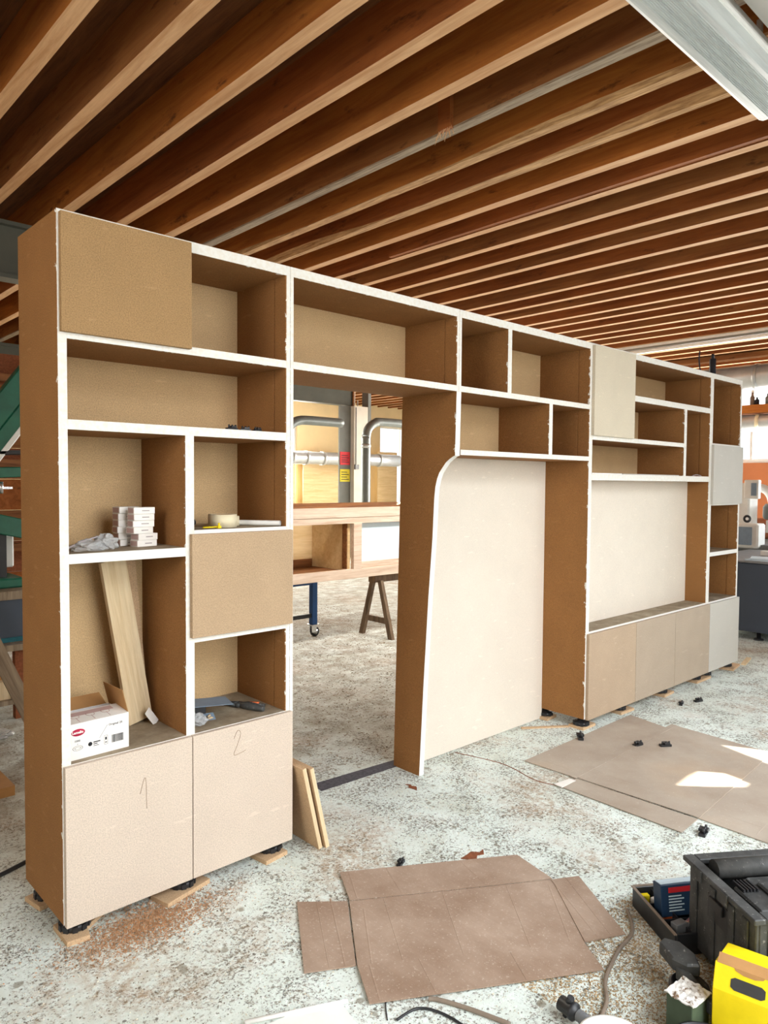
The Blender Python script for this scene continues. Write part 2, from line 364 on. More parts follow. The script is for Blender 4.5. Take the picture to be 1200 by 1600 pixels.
for axis, wins in (('y', backw), ('x', rightw)):
    for (a, b, z0, z1) in wins:
        wn += 1; bm = NB(); P = Y1 if axis == 'y' else X1
        nb = max(1, round((b-a)/.7))
        def fb(p, q, zz0, zz1):
            if axis == 'y': box(bm, p, q, P+.05, P+.11, zz0, zz1)
            else: box(bm, P+.05, P+.11, p, q, zz0, zz1)
        fb(a, b, z0, z0+.05); fb(a, b, z1-.05, z1); fb(a, a+.05, z0+.05, z1-.05); fb(b-.05, b, z0+.05, z1-.05)
        for k in range(1, nb): c = a+(b-a)*k/nb; fb(c-.025, c+.025, z0+.05, z1-.05)
        wf = struct('window_%d' % wn, bm, 'white')
        bm = NB()
        if axis == 'y': box(bm, a+.05, b-.05, P+.075, P+.085, z0+.05, z1-.05)
        else: box(bm, P+.075, P+.085, a+.05, b-.05, z0+.05, z1-.05)
        obj('pane', bm, 'glass', wf)
# ceiling joists ----------------------------------------------------
K = [-1.22, -1.03, -.84, -.65, -.46, -.27, -.08, .1, .28, .44, .605, .79, 1.013, 1.215, 1.414, 1.59, 1.772, 1.94, 2.112, 2.30, 2.482, 2.668, 2.838, 3.05, 3.274, 3.453, 3.63, 3.85, 4.003, 4.194, 4.404, 4.567, 4.76, 4.95]
while CX+2.0045*K[-1] < X1-.4: K.append(K[-1]+.187)
SC = ZC-CZ
for i, k in enumerate(K):
    xc = CX+SC*k
    mid = abs(k-1.59) < .01; wan = abs(k-1.94) < .01 or abs(k-1.772) < .01
    hw = .041 if k < 2.2 else .036
    bm = NB(); ny = 60 if 1 < k < 2.4 else 12
    hw0 = hw; prev = None
    rs = random.Random(i)
    ys = [Y0+(Y1-Y0)*j/ny for j in range(ny+1)]
    ph = rs.random()*6
    for j, y in enumerate(ys):
        l = r = hw
        if 1 < k < 2.4:
            wv_ = .5+.5*math.sin(y*1.7+ph)
            if wan: l = hw*(1-.75*max(0, wv_-.35)/.65*(1 if k > 1.9 else .6)); r = hw*(1-.15*wv_)
            elif mid: r = hw*(1-.35*(.5+.5*math.sin(y*1.1+1))); l = hw*.9
        j_ = rs.uniform(-.0015, .0015)
        ring = [bm.verts.new(c) for c in ((xc-hw, y, ZD), (xc+hw, y, ZD), (xc+hw, y, ZC+.02+(hw-r)*1.2), (xc+r+j_, y, ZC), (xc-l+j_, y, ZC), (xc-hw, y, ZC+.004+(hw-l)*1.6))]
        if prev:
            for a in range(6):
                f = bm.faces.new((prev[a], prev[(a+1) % 6], ring[(a+1) % 6], ring[a]))
                if a == 3 or (a in (2, 4) and (mid or wan)): f.material_index = 1
        else: bm.faces.new(ring)
        prev = ring
    bm.faces.new(prev[::-1])
    o = obj('joist', bm, [['joist', 'joist_b', 'joist', 'joist_c'][i % 4] if k < 2.2 else ['joist_c', 'joist_b'][i % 2], 'joist_grey' if mid else ('bark' if wan else 'joist_edge')], ceil)
# red-brown plank nailed to a joist, stub of an old batten between two joists
bpart('plank', ceil, 'joist_b', (CX+SC*2.30-.036-.05, CX+SC*2.30-.041, -5.5, 2.3, ZC+.005, ZC+.12))
STY = .35
XS = CX+SC*1.59-.0415
bst = bpart('batten_stub', ceil, 'joist_b', (XS-.03, XS, STY-.045, STY+.045, ZC+.0, ZC+.24))
bm = NB(); rs = random.Random(4)
for k in range(16):
    y = STY+rs.uniform(-.045, .05); tube(bm, [(XS-.015, y, ZC+.02), (XS-.015+rs.uniform(-.03, .02), y+rs.uniform(-.05, .05), ZC-rs.uniform(.01, .07))], .002, 4)
sp_ = obj('splinters', bm, 'joist_edge', bst); sp_['kind'] = 'stuff'
# steel beams -------------------------------------------------------
def ibeam(name, label, x0, x1, y, z0, z1, wy, mat, parent=None):
    t = thing(name, label, 'beam', ((x0+x1)/2, y, z0))
    off = t.location
    bpart('flange', t, mat, (x0, x1, y-wy/2, y+wy/2, z0, z0+.03), off=off)
    bpart('flange', t, mat, (x0, x1, y-wy/2, y+wy/2, z1-.03, z1), off=off)
    bpart('web', t, mat, (x0, x1, y-.02, y+.02, z0+.03, z1-.03), off=off)
    return t
ibeam('steel_beam', 'dark steel beam under the joists left of the tall shelf unit', X0, 2.4, 3.75, 3.16, ZC, .16, 'darksteel')
t = thing('steel_beam', 'dark box beam seen through the doorway, ending at the column with red sign', 'beam', (7.5, 9.35, 3.2))
bpart('web', t, 'darksteel', (X0+.1, 9.16, 9.25, 9.45, 3.2, 3.56), off=t.location); bpart('end_plate', t, 'oak_dark', (9.16, 9.2, 9.22, 9.48, 3.18, 3.58), off=t.location)
bpart('flange', t, 'darksteel', (X0+.1, 9.16, 9.2, 9.5, 3.56, 3.6), off=t.location)
t = ibeam('steel_beam', 'pale grey steel beam beside the big fluorescent lamp', .2, 9, -1.535, 3.36, ZC, .26, 'steelgrey')
# the column behind the workpiece
t = thing('column', 'white and grey column with a red and a yellow sign', 'column', (8.9, 9.5, 0))
bpart('post', t, 'concretegrey', (8.78, 9.08, 9.2, 9.24, 0, 3.18), off=t.location)
bpart('post', t, 'concrete', (9.09, 9.47, 9.1, 9.5, 0, 3.18), (9.09, 9.47, 9.52, 9.6, 3.18, 3.6), off=t.location)
bpart('post', t, 'concretegrey', (9.48, 9.56, 9.1, 9.3, 0, 3.6), off=t.location)
bpart('pull_cord', t, 'ink', (9.13, 9.14, 9.085, 9.095, 1.9, 3.15), off=t.location)
bpart('switch_box', t, 'grey', (9.1, 9.2, 9.06, 9.1, 1.86, 1.96), off=t.location)
s_ = bpart('warning_sign', t, 'red', (8.79, 9.05, 9.185, 9.198, 1.95, 2.22), off=t.location); s_['label'] = 'red safety sign'
bpart('print', s_, 'ink', *[(8.82, 8.82+.2-.03*(k % 2), 9.18, 9.185, 2.0+k*.045, 2.015+k*.045) for k in range(4)], off=t.location)
s_ = bpart('warning_sign', t, 'yellowsign', (8.79, 9.05, 9.185, 9.198, 1.6, 1.86), off=t.location); s_['label'] = 'yellow safety sign'
bpart('print', s_, 'ink', *[(8.82, 8.82+.2-.05*(k % 2), 9.18, 9.185, 1.64+k*.05, 1.655+k*.05) for k in range(4)], off=t.location)

# ------------------------------------------------------------------ the bookcase units
T = .02
def foot(parent, x, y, off):
    bm = NB(); lathe(bm, [(0, .018), (.047, .018), (.05, .022), (.05, .036), (.044, .042), (.024, .044), (.022, .07), (.0, .07)], (x, y, 0), 20)
    f = obj('levelling_foot', bm, 'black', parent, off)
    bm = NB()
    for k in range(10):
        a = k*2*math.pi/10; mx = Matrix.Translation((x, y, 0)) @ Matrix.Rotation(a, 4, 'Z')
        box(bm, .046, .053, -.009, .009, .019, .039, 0, mx)
    obj('grip_ring', bm, 'black', f, off)
def unit(label, x, grp='units of the bookcase wall'): 
    t = thing('bookcase_unit', label, 'bookcase', (x, 0, 0), 0, grp); return t
BT, BB = 2.489, .0706; TI = 2.449
def P(t, name, *b, mat='mdf', bevel=.0008): return bpart(name, t, mat, *b, off=t.location, bevel=bevel)
def door(t, x0, x1, z0, z1, mat, label=None, y0=-.0215):
    d = bpart('door', t, [mat], (x0, x1, y0, -.001, z0, z1), off=t.location, bevel=.001)
    if label: d['label'] = label
    return d
def facing(t, xr, z0, z1, side=-1, y1=.378):
    # two thin linings with a groove between them on the inner face of a side panel
    P(t, 'lining', (xr-.004, xr, .0015, .078, z0, z1), bevel=0)
    P(t, 'lining', (xr-.004, xr, .086, y1, z0, z1), bevel=0)
# ---- unit 1, tall shelves at the left
U1 = unit('tall shelf unit at the left end with box, tape and tools on its shelves', 0)
P(U1, 'side_panel', (0, .030, 0, .402, BB, BT)); P(U1, 'side_panel', (.921, .940, 0, .402, BB, BT))
P(U1, 'top_panel', (.03, .921, 0, .40, TI, BT)); P(U1, 'shelf', (.03, .921, 0, .378, 2.068, 2.0985)); P(U1, 'shelf', (.03, .921, 0, .378, 1.765, 1.799))
P(U1, 'shelf', (.03, .46, 0, .378, 1.310, 1.3437), mat='dusty'); P(U1, 'shelf', (.4957, .921, 0, .378, 1.376, 1.4075), mat='dusty'); P(U1, 'shelf', (.4957, .921, 0, .378, .975, 1.006))
P(U1, 'divider', (.46, .4957, 0, .378, .6227, 1.765)); P(U1, 'divider', (.42, .45, 0.003, .378, 2.0985, TI))
P(U1, 'shelf', (.03, .921, 0, .378, .59, .6227), mat='dusty'); P(U1, 'bottom_panel', (.03, .921, 0, .378, BB, BB+.02))
P(U1, 'back_panel', (.03, .921, .378, .39, BB+.02, TI), mat='back_panel')
for a, b in ((2.0985, TI), (1.799, 2.068), (1.4075, 1.765), (.6227, .975)): facing(U1, .921, a, b)
door(U1, .006, .4775, 2.087, 2.478, 'mdf_door_top', 'brown door at the top left'); door(U1, .4756, .941, .997, 1.393, 'mdf_door_mid', 'brown door in the middle')
d1 = door(U1, .003, .4735, BB-.004, .6213, 'mdf_door', 'pale brown door with a pencilled 1'); d2 = door(U1, .4770, .941, BB-.004, .6213, 'mdf_door', 'pale brown door with a pencilled 2')
def pencil(d, pts):
    bm = NB(); tube(bm, curve_pts([(x, -.0217, z) for x, z in pts], 6), .0011, 5); obj('pencil_mark', bm, 'pencil', d)
pencil(d1, [(.265, .46), (.285, .515), (.290, .40)]); pencil(d2, [(.655, .57), (.672, .60), (.686, .585), (.672, .545), (.655, .505), (.69, .507), (.71, .512)])
for x, y in ((.06, .065), (.06, .33), (.47, .06), (.47, .33), (.88, .06), (.88, .33)): foot(U1, x, y, U1.location)
# ---- unit 2, bridge over the doorway
U2 = unit('long overhead shelf unit bridging the open doorway', 1.45)
P(U2, 'side_panel', (.941, .957, 0, .402, 2.068, BT)); P(U2, 'side_panel', (1.9895, 2.006, 0, .402, 2.0685, BT))
P(U2, 'top_panel', (.957, 1.9895, 0, .40, TI, BT)); P(U2, 'bottom_panel', (.957, 1.9895, 0, .402, 2.068, 2.0985)); P(U2, 'back_panel', (.957, 1.9895, .378, .39, 2.0985, TI), mat='back_panel')
facing(U2, 1.9895, 2.0985, TI)
P(U2, 'end_strip', (.941, .957, 0, .05, BB+.0, 2.068))
# ---- unit 3, four small compartments over an arched niche
U3 = unit('unit with four small compartments above a cream arched niche', 2.6)
P(U3, 'side_panel', (2.007, 2.0248, 0, .402, 2.068, BT)); P(U3, 'side_panel', (3.262, 3.283, 0, .402, 1.7406, BT))
bm = NB()
ZA = [(-.0, 2.0679), (-.0, 1.736)]+[(.010, 1.7335), (.036, 1.720), (.062, 1.702), (.085, 1.676), (.108, 1.648), (.123, 1.615), (.133, 1.575), (.139, 1.52), (.141, 1.45), (.145, 1.3), (.164, .98), (.184, .5), (.2, .0)]
poly = ZA+[(.40, 0), (.40, 2.0679)]
def lean(z): return 1.9895-(2.0679-z)*.022
A = [bm.verts.new((lean(z), y, z)) for y, z in poly]; B = [bm.verts.new((lean(z)+.0353, y, z)) for y, z in poly]
bm.faces.new(A); bm.faces.new(B[::-1]); n = len(poly)
for i in range(n):
    f = bm.faces.new((A[i], B[i], B[(i+1) % n], A[(i+1) % n])); f.material_index = 1 if i < len(ZA)-1 else 0
sp = obj('side_panel', bm, ['mdf', 'white_edge'], U3, U3.location); sp['label'] = 'pier panel with a white curved front edge'
P(U3, 'top_panel', (2.0248, 3.262, 0, .40, TI, BT)); P(U3, 'shelf', (2.0248, 3.262, 0, .378, 2.068, 2.0985)); P(U3, 'shelf', (2.0248, 3.262, 0, .378, 1.7406, 1.7683))
P(U3, 'divider', (2.4152, 2.45, 0, .378, 2.0985, TI)); P(U3, 'divider', (2.8196, 2.855, 0, .378, 1.7683, 2.068))
P(U3, 'back_panel', (2.0248, 3.262, .378, .39, 1.7683, TI), mat='back_panel')
cp = P(U3, 'back_panel', (1.985, 3.2615, .325, .343, .004, 1.7405), mat='cream_panel'); cp['label'] = 'cream panel at the back of the arched niche'
facing(U3, 3.262, 2.0985, TI); facing(U3, 3.262, 1.7683, 2.068)
# ---- unit 4, television niche
U4 = unit('wide unit with a cream niche, compartments on top and three low doors', 4.2)
P(U4, 'side_panel', (3.262, 3.300, 0, .402, BB, 1.7405)); P(U4, 'side_panel', (3.2835, 3.300, 0, .402, 1.7405, BT)); P(U4, 'side_panel', (5.048, 5.074, 0, .402, BB, BT))
P(U4, 'top_panel', (3.3, 5.048, 0, .40, TI, BT)); P(U4, 'shelf', (3.3, 5.048, 0, .378, 1.6176, 1.6600)); P(U4, 'shelf', (3.82, 5.048, 0, .378, 2.165, 2.205)); P(U4, 'shelf', (3.3, 4.597, 0, .378, 1.878, 1.908))
P(U4, 'divider', (4.597, 4.638, 0, .378, 1.66, 2.165)); P(U4, 'divider', (3.79, 3.82, .002, .378, 1.908, TI))
P(U4, 'shelf', (3.3, 5.048, 0, .378, .605, .6376), mat='dusty'); P(U4, 'bottom_panel', (3.3, 5.048, 0, .378, BB, BB+.02))
P(U4, 'back_panel', (3.3, 5.048, .378, .39, 1.66, TI), mat='back_panel'); P(U4, 'back_panel', (3.3, 5.048, .378, .39, BB+.02, .605), mat='back_panel')
cp = P(U4, 'back_panel', (3.3, 5.048, .1716, .19, .6376, 1.6176), mat='cream_panel'); cp['label'] = 'cream panel behind the wide niche'
facing(U4, 5.048, 2.205, TI); facing(U4, 5.048, 1.66, 2.165)
door(U4, 3.283, 3.798, 1.905, 2.4756, 'mdf_pale', 'pale door beside the top compartment')
for a, b, mt, lb in ((3.274, 3.884, 'mdf_door_right', 'pale brown low door'), (3.8875, 4.482, 'mdf_grey', 'greyish beige low door'), (4.4855, 5.088, 'mdf_grey', 'greyish beige low door')): door(U4, a, b, BB-.004, .6258, mt, lb)
for x, y in ((3.31, .05), (3.31, .33), (3.8, .06), (3.8, .33), (4.42, .06), (4.42, .33), (5.0, .06), (5.0, .33)): foot(U4, x, y, U4.location)
# ---- unit 5, narrow end column
U5 = unit('narrow end unit at the far right with a whitish square door', 5.38)
P(U5, 'side_panel', (5.0745, 5.104, 0, .402, BB, BT)); P(U5, 'side_panel', (5.651, 5.678, 0, .402, BB, BT)); P(U5, 'top_panel', (5.104, 5.651, 0, .4, TI, BT))
P(U5, 'shelf', (5.104, 5.651, 0, .378, 1.902, 1.93)); P(U5, 'shelf', (5.104, 5.651, 0, .378, 1.425, 1.455)); P(U5, 'shelf', (5.104, 5.651, 0, .378, 1.010, 1.0430), mat='dusty')
P(U5, 'shelf', (5.104, 5.651, 0, .378, .60, .6376), mat='dusty'); P(U5, 'bottom_panel', (5.104, 5.651, 0, .378, BB, BB+.02)); P(U5, 'back_panel', (5.104, 5.651, .378, .39, BB+.02, TI), mat='back_panel')
facing(U5, 5.651, 1.93, TI); facing(U5, 5.651, 1.043, 1.425); facing(U5, 5.651, .6376, 1.01)
door(U5, 5.09, 5.68, 1.435, 1.917, 'mdf_white', 'whitish square door'); door(U5, 5.0905, 5.68, BB-.004, .6258, 'mdf_white', 'whitish low door')
for x, y in ((5.2, .06), (5.2, .33), (5.62, .06), (5.62, .33)): foot(U5, x, y, U5.location)

# packing blocks under the feet
def block(x, y, a, L, W, label, H=.018, shape=None):
    t = thing('packing_block', label, 'block', (x, y, 0), R(a), 'offcuts under the feet')
    bm = NB()
    if shape: prism(bm, shape, 2, 0, H)
    else: box(bm, -L/2, L/2, -W/2, W/2, 0, H)
    o = obj('offcut', bm, 'mdf_plinth', t, bevel=.001); return t
block(.06, .06, 0, .1, .1, 'notched offcut under the front left foot of the tall unit', .018, [(-.055, -.075), (.02, -.085), (.03, -.03), (.13, .04), (.11, .09), (-.055, .06)])
block(.06, .33, 10, .13, .11, 'offcut under the back left foot of the tall unit')
block(.455, .04, 14, .21, .10, 'rectangular offcut under the foot between doors 1 and 2')
block(.86, .04, 8, .12, .11, 'offcut under the right front foot of the tall unit')
block(.88, .33, 8, .12, .11, 'offcut under the right back foot of the tall unit'); block(.47, .33, 8, .14, .11, 'offcut under the middle back foot of the tall unit')
block(3.33, .055, 0, .15, .11, 'offcut under the first foot right of the niche'); block(3.30, .33, 4, .12, .12, 'offcut under the back foot beside the cream niche panel')
block(3.82, .05, -2, .17, .11, 'offcut under the foot below the first seam of the low doors'); block(4.44, .05, 3, .17, .11, 'offcut under the foot below the second seam of the low doors')
block(5.05, .05, 0, .26, .11, 'offcut under the foot below the third seam of the low doors'); block(5.66, .04, 9, .24, .12, 'offcut under the far right foot of the bookcase')
block(3.8, .33, 0, .12, .1, 'offcut under the back foot behind the first low door seam'); block(4.42, .33, 0, .12, .1, 'offcut under the back foot behind the second low door seam'); block(5.1, .33, 0, .3, .1, 'offcut under the back feet behind the third low door seam')
block(5.62, .33, 0, .12, .1, 'offcut under the far right back foot')
t = tag(bpart('wood_strip', None, 'mdf_plinth', (-.16, .16, -.012, .012, 0, .008)), 'thin wood strip on the floor at the foot of the cream niche', 'offcut'); t.location = (3.12, .2, 0); t.rotation_euler.z = R(-35)
t = tag(bpart('wood_strip', None, 'pine', (-.15, .15, -.02, .02, 0, .012)), 'pale wood strip on the floor by the far right corner', 'offcut'); t.location = (5.98, .02, 0); t.rotation_euler.z = R(12)

# ------------------------------------------------------------------ things in the tall unit
t = thing('screw_box', 'white printed box with open brown flaps, left end of lowest shelf', 'box', (.036, .03, .6229), R(2))
bm = NB(); W_, D_, H_ = .214, .165, .125
box(bm, 0, W_, 0, .002, 0, H_); box(bm, 0, .002, .002, D_, 0, H_); box(bm, W_-.002, W_, .002, D_, 0, H_); box(bm, .002, W_-.002, D_-.002, D_, 0, H_); box(bm, .002, W_-.002, .002, D_-.002, 0, .002)
box(bm, .004, W_-.004, .004, D_*.62, H_-.01, H_-.0085)
ob = obj('body', bm, 'carton', t)
Mf = Matrix.Translation((0, .0, H_)) @ Matrix.Rotation(R(7), 4, 'X')
bm = NB(); box(bm, 0, W_, 0, .098, 0, .002, 0, Mf); fp = obj('flap', bm, 'carton', t); fp['label'] = 'white printed front flap'
bm = NB()
for k in range(3):
    c_ = Mf @ Matrix.Translation((.04+k*.055, .055, .0022)); lathe(bm, [(.014, 0), (.016, .0003), (.014, .0006)], (0, 0, 0), 16, 0, c_)
    box(bm, -.001, .001, -.045, -.01, 0, .0004, 0, c_)
box(bm, .03, W_-.03, .06, .09, .0021, .0023, 0, Mf); obj('print', bm, 'cartonend', fp)
bm = NB(); box(bm, 0, .002, -.08, .08, 0, .09, 0, Matrix.Translation((W_, .085, H_-.002)) @ Matrix.Rotation(R(-14), 4, 'Y')); obj('flap', bm, 'cardboard_in', t)['label'] = 'upright brown flap'
bm = NB(); box(bm, 0, .002, 0, .15, 0, .06, 0, Matrix.Translation((0, .01, H_)) @ Matrix.Rotation(R(6), 4, 'Y')); obj('flap', bm, 'cardboard_in', t)['label'] = 'brown left flap'
bm = NB(); box(bm, .01, W_-.01, 0, .002, 0, .07, 0, Matrix.Translation((0, D_, H_)) @ Matrix.Rotation(R(-65), 4, 'X')); obj('flap', bm, 'cardboard_in', t)['label'] = 'brown back flap'
bm = NB(); lathe(bm, [(0, 0), (.024, 0), (.024, .0006), (0, .0006)], (0, 0, 0), 24, 0, Matrix.Translation((.03, 0, .095)) @ Matrix.Rotation(R(90), 4, 'X') @ Matrix.Diagonal((1, .52, 1, 1)))
e = obj('emblem', bm, 'inkred', t); e['label'] = 'dark red oval emblem'
text('Lamello', .0125, 'carton', e, FRONT(.0085, -.001, .0915), bold=.0004)
text('1000', .0105, 'ink', t, FRONT(.016, -.0006, .062)); text('x', .006, 'ink', t, FRONT(.026, -.0006, .053)); text('Original 20', .0115, 'ink', t, FRONT(.138, -.0006, .094))
bm = NB(); lathe(bm, [(.0165, 0), (.018, .0004), (.0165, .0008)], (0, 0, 0), 20, 0, Matrix.Translation((.028, 0, .040)) @ Matrix.Rotation(R(90), 4, 'X') @ Matrix.Diagonal((1, .5, 1, 1)))
lathe(bm, [(.010, 0), (.0115, .0004), (.010, .0008)], (0, 0, 0), 20, 0, Matrix.Translation((.028, 0, .040)) @ Matrix.Rotation(R(90), 4, 'X') @ Matrix.Diagonal((1, .4, 1, 1)))
lathe(bm, [(0.0, 0), (.0075, .0004), (.0, .0008)], (0, 0, 0), 16, 0, Matrix.Translation((.072, 0, .044)) @ Matrix.Rotation(R(90), 4, 'X'))
box(bm, .083, .108, -.0006, 0, .046, .050); box(bm, .083, .098, -.0006, 0, .040, .043); box(bm, .083, .103, -.0006, 0, .034, .036)
x = .15
rs = random.Random(3)
while x < .192:
    q = rs.choice((.0008, .0014, .0022)); box(bm, x, x+q, -.0006, 0, .03, .058); x += q+rs.choice((.0009, .0016))
for a, b, c, d in ((.122, .1228, .03, .062), (.134, .1348, .03, .062), (.122, .1348, .03, .0308), (.122, .1348, .0612, .062), (.1255, .1315, .046, .056), (.125, .132, .036, .039)): box(bm, a, b, -.0006, 0, c, d)
box(bm, 0, .0008, -.0006, 0, 0, .05, 0, Matrix.Translation((.105, 0, .058)) @ Matrix.Rotation(R(35), 4, 'Y'))
obj('print', bm, 'ink', t)
# leaning boards
t = tag(bpart('leaning_board', None, 'pine', (-.055, .055, -.009, .009, 0, .66)), 'pale planed board leaning in the lower left compartment behind the white box', 'board')
t.rotation_euler = (R(-3), R(-8.5), R(12)); t.location = (.395, .265, .632)
t = tag(bpart('leaning_board', None, 'mdf_plinth', (-.045, .045, -.008, .008, 0, .66)), 'narrow brown board leaning behind the pale planed board', 'board')
t.rotation_euler = (R(-2), R(-4), R(6)); t.location = (.415, .325, .63)
# white leaflet
t = tag(bpart('leaflet', None, 'carton', (-.018, .018, -.0006, .0006, 0, .07)), 'small white leaflet leaning at the foot of the pale board', 'paper')
t.rotation_euler = (R(-20), R(-28), R(35)); t.location = (.442, .215, .6228)
# stack of small cartons
rs = random.Random(5)
pos = ['topmost', 'second from top', 'third from top', 'fourth from top', 'second from bottom', 'bottom']
for cidx, (bx0, by0, cw, cl) in enumerate(((.352, .15, .085, .05), (.322, .225, .085, .05))):
    for k in range(6):
        h = .0245
        t = thing('small_carton', 'small white carton, %s of the %s stack on the left middle shelf' % (pos[5-k], ('right front', 'left rear')[cidx]), 'box',
                  (bx0+rs.uniform(-.005, .005)+.01*(k in (0, 1)), by0+rs.uniform(-.004, .004), 1.3439+k*(h+.0005)), R(6+rs.uniform(-6, 6)), 'small white cartons')
        bm = NB(); box(bm, -cw/2, cw/2, -cl/2, cl/2, 0, h); obj('body', bm, 'carton', t, bevel=.0008)
        bm = NB(); box(bm, -cw/2-.0006, -cw/2, -cl/2+.004, cl/2-.004, .003, h-.003); obj('end_label', bm, 'cartonend', t)
        bm = NB(); box(bm, -.01, .02, -cl/2-.0005, -cl/2, .010, .014); obj('print', bm, 'inkgrey', t)
# crumpled bags
def bag(loc, s, label, seed, rz=0):
    bm = NB(); bmesh.ops.create_icosphere(bm, subdivisions=4, radius=1); rs = random.Random(seed)
    from mathutils import noise as N
    for v in bm.verts:
        d = N.noise(v.co*2.3+Vector((seed, 0, 0)))*.45+abs(N.noise(v.co*6+Vector((0, seed, 0))))*.25
        v.co *= 1+d; v.co.x *= s[0]; v.co.y *= s[1]; v.co.z = max(v.co.z*s[2], -s[2]*.55)+s[2]*.55
    o = obj('plastic_bag', bm, 'bag'); o.location = loc; o.rotation_euler.z = rz; return tag(o, label, 'bag')
bag((.135, .10, 1.3439), (.055, .035, .022), 'crumpled clear plastic bag, flatter one at the left of the middle shelf', 2)
bag((.205, .12, 1.3439), (.04, .03, .032), 'crumpled clear plastic bag beside the flatter bag on the middle shelf', 5)
bag((.545, .10, .6229), (.045, .04, .028), 'crumpled clear plastic bag by the blue sheets on the lower right shelf', 9)
bm = NB(); tube(bm, curve_pts([(.04, .09, 1.348), (.10, .10, 1.372), (.17, .11, 1.392)]), .0035, 6)
tag(obj('thin_rod', bm, 'inkgrey'), 'thin grey rod resting across the plastic bags on the middle shelf', 'rod')
# shelf with tape rolls
def roll(loc, r, h, label):
    bm = NB(); lathe(bm, [(r*.74, 0), (r, 0), (r, h), (r*.74, h), (r*.74, 0)], (0, 0, 0), 32); t = tag(obj('tape_roll', bm, 'tape'), label, 'tape'); t.location = loc
    bm = NB(); lathe(bm, [(r*.70, 0.001), (r*.738, 0.001), (r*.738, h-.001), (r*.70, h-.001), (r*.70, .001)], (0, 0, 0), 32); obj('core', bm, 'cardboard_in', t)
roll((.685, .115, 1.4077), .058, .052, 'large cream roll of masking tape on the shelf above the middle door')
roll((.755, .185, 1.4077), .045, .040, 'smaller white tape roll behind the large masking tape roll')
bm = NB(); tube(bm, [(0, 0, 0), (.30, 0, 0)], .011, 16, caps=False); tube(bm, [(.0, 0, 0), (.30, 0, 0)], .008, 16, caps=False)
t = tag(obj('plastic_tube', bm, 'white'), 'white plastic tube lying on the shelf beside the tape rolls', 'tube'); t.location = (.732, .268, 1.4195); t.rotation_euler.z = R(-54)
bm = NB(); tube(bm, curve_pts([(.51, .06, 1.411), (.53, .075, 1.44), (.545, .09, 1.43), (.53, .1, 1.411), (.515, .08, 1.428)]), .006, 7); tag(obj('cable_coil', bm, 'black'), 'small coil of black cord left of the masking tape', 'cable')
bm = NB(); tube(bm, [(.56, .05, 1.4125), (.64, .055, 1.4125)], .003, 7); tube(bm, [(.632, .052, 1.4125), (.632, .052, 1.428)], .004, 7)
box(bm, .625, .639, .045, .06, 1.4078, 1.417); tag(obj('yellow_clip', bm, 'yellow'), 'small yellow plastic clip in front of the masking tape', 'clip')
bm = NB(); tube(bm, [(.63, .335, 1.43), (.585, .22, 1.42)], .012, 10); tag(obj('screwdriver', bm, 'cartonend'), 'dark reddish screwdriver behind the masking tape', 'screwdriver')
# fittings on the long shelf
def fitting(loc, rz, label, s=1, group='black hinge fittings', mat='black'):
    t = thing('plastic_fitting', label, 'fitting', loc, rz, group)
    bpart('body', t, mat, (-.032*s, .032*s, -.012*s, .012*s, 0, .012*s), (-.012*s, .02*s, -.017*s, .017*s, .012*s, .022*s), bevel=.001)
    bm = NB()
    for k in (-.02, 0, .02): tube(bm, [(k*s, -.004*s, .012*s), (k*s, -.004*s, .028*s)], .005*s, 8)
    obj('peg', bm, mat, t); return t
fitting((.69, .05, 1.7991), .1, 'black plastic fitting on the long shelf, left one of three', .8)
fitting((.75, .045, 1.7991), -.2, 'black plastic fitting on the long shelf, middle one of three', .7)
fitting((.81, .05, 1.7991), .3, 'black plastic fitting on the long shelf, right one of three', .7)
# lower right compartment
t = thing('blue_tray', 'black holder with blue grey sheets at the left of the lower right compartment', 'holder', (.555, .2, .6229), R(-14))
bpart('holder', t, 'black', (0, .08, -.04, .06, 0, .05), (.0, .02, .06, .10, .0, .085), bevel=.003)
bm = NB(); box(bm, -.02, .19, -.05, .07, .052, .054, 0, Matrix.Rotation(R(3), 4, 'Y')); obj('sheet', bm, 'bluepaper', t)
bm = NB(); box(bm, -.02, .11, -.12, -.04, 0, .002, 0, Matrix.Translation((0, 0, .03)) @ Matrix.Rotation(R(22), 4, 'X')); obj('sheet', bm, 'bluepaper', t)
t = thing('pliers', 'black pliers with orange grips lying in the lower right compartment', 'pliers', (.80, .17, .6229), R(-62))
bm = NB(); tube(bm, curve_pts([(0, 0, .012), (.05, .012, .013), (.11, .02, .012)]), .011, 10, rfun=lambda t_: .008+.005*math.sin(math.pi*t_)); obj('handle', bm, 'dblack', t); bm = NB(); tube(bm, [(.045, .012, .020), (.085, .017, .020)], .007, 8); obj('grip_inlay', bm, 'orangep', t)
bm = NB(); tube(bm, curve_pts([(0, 0, .012), (.05, -.014, .014), (.13, -.026, .013)]), .011, 10, rfun=lambda t_: .009+.006*math.sin(math.pi*t_)); obj('handle', bm, 'dblack', t)
bm = NB(); lathe(bm, [(0, .004), (.019, .004), (.019, .020), (0, .020)], (-.005, 0, 0), 14); tube(bm, [(-.01, .006, .012), (-.08, .010, .012)], .009, 8, rfun=lambda t_: .012-.008*t_); tube(bm, [(-.01, -.006, .012), (-.08, -.014, .012)], .009, 8, rfun=lambda t_: .012-.008*t_)
obj('jaw', bm, 'dblack', t)
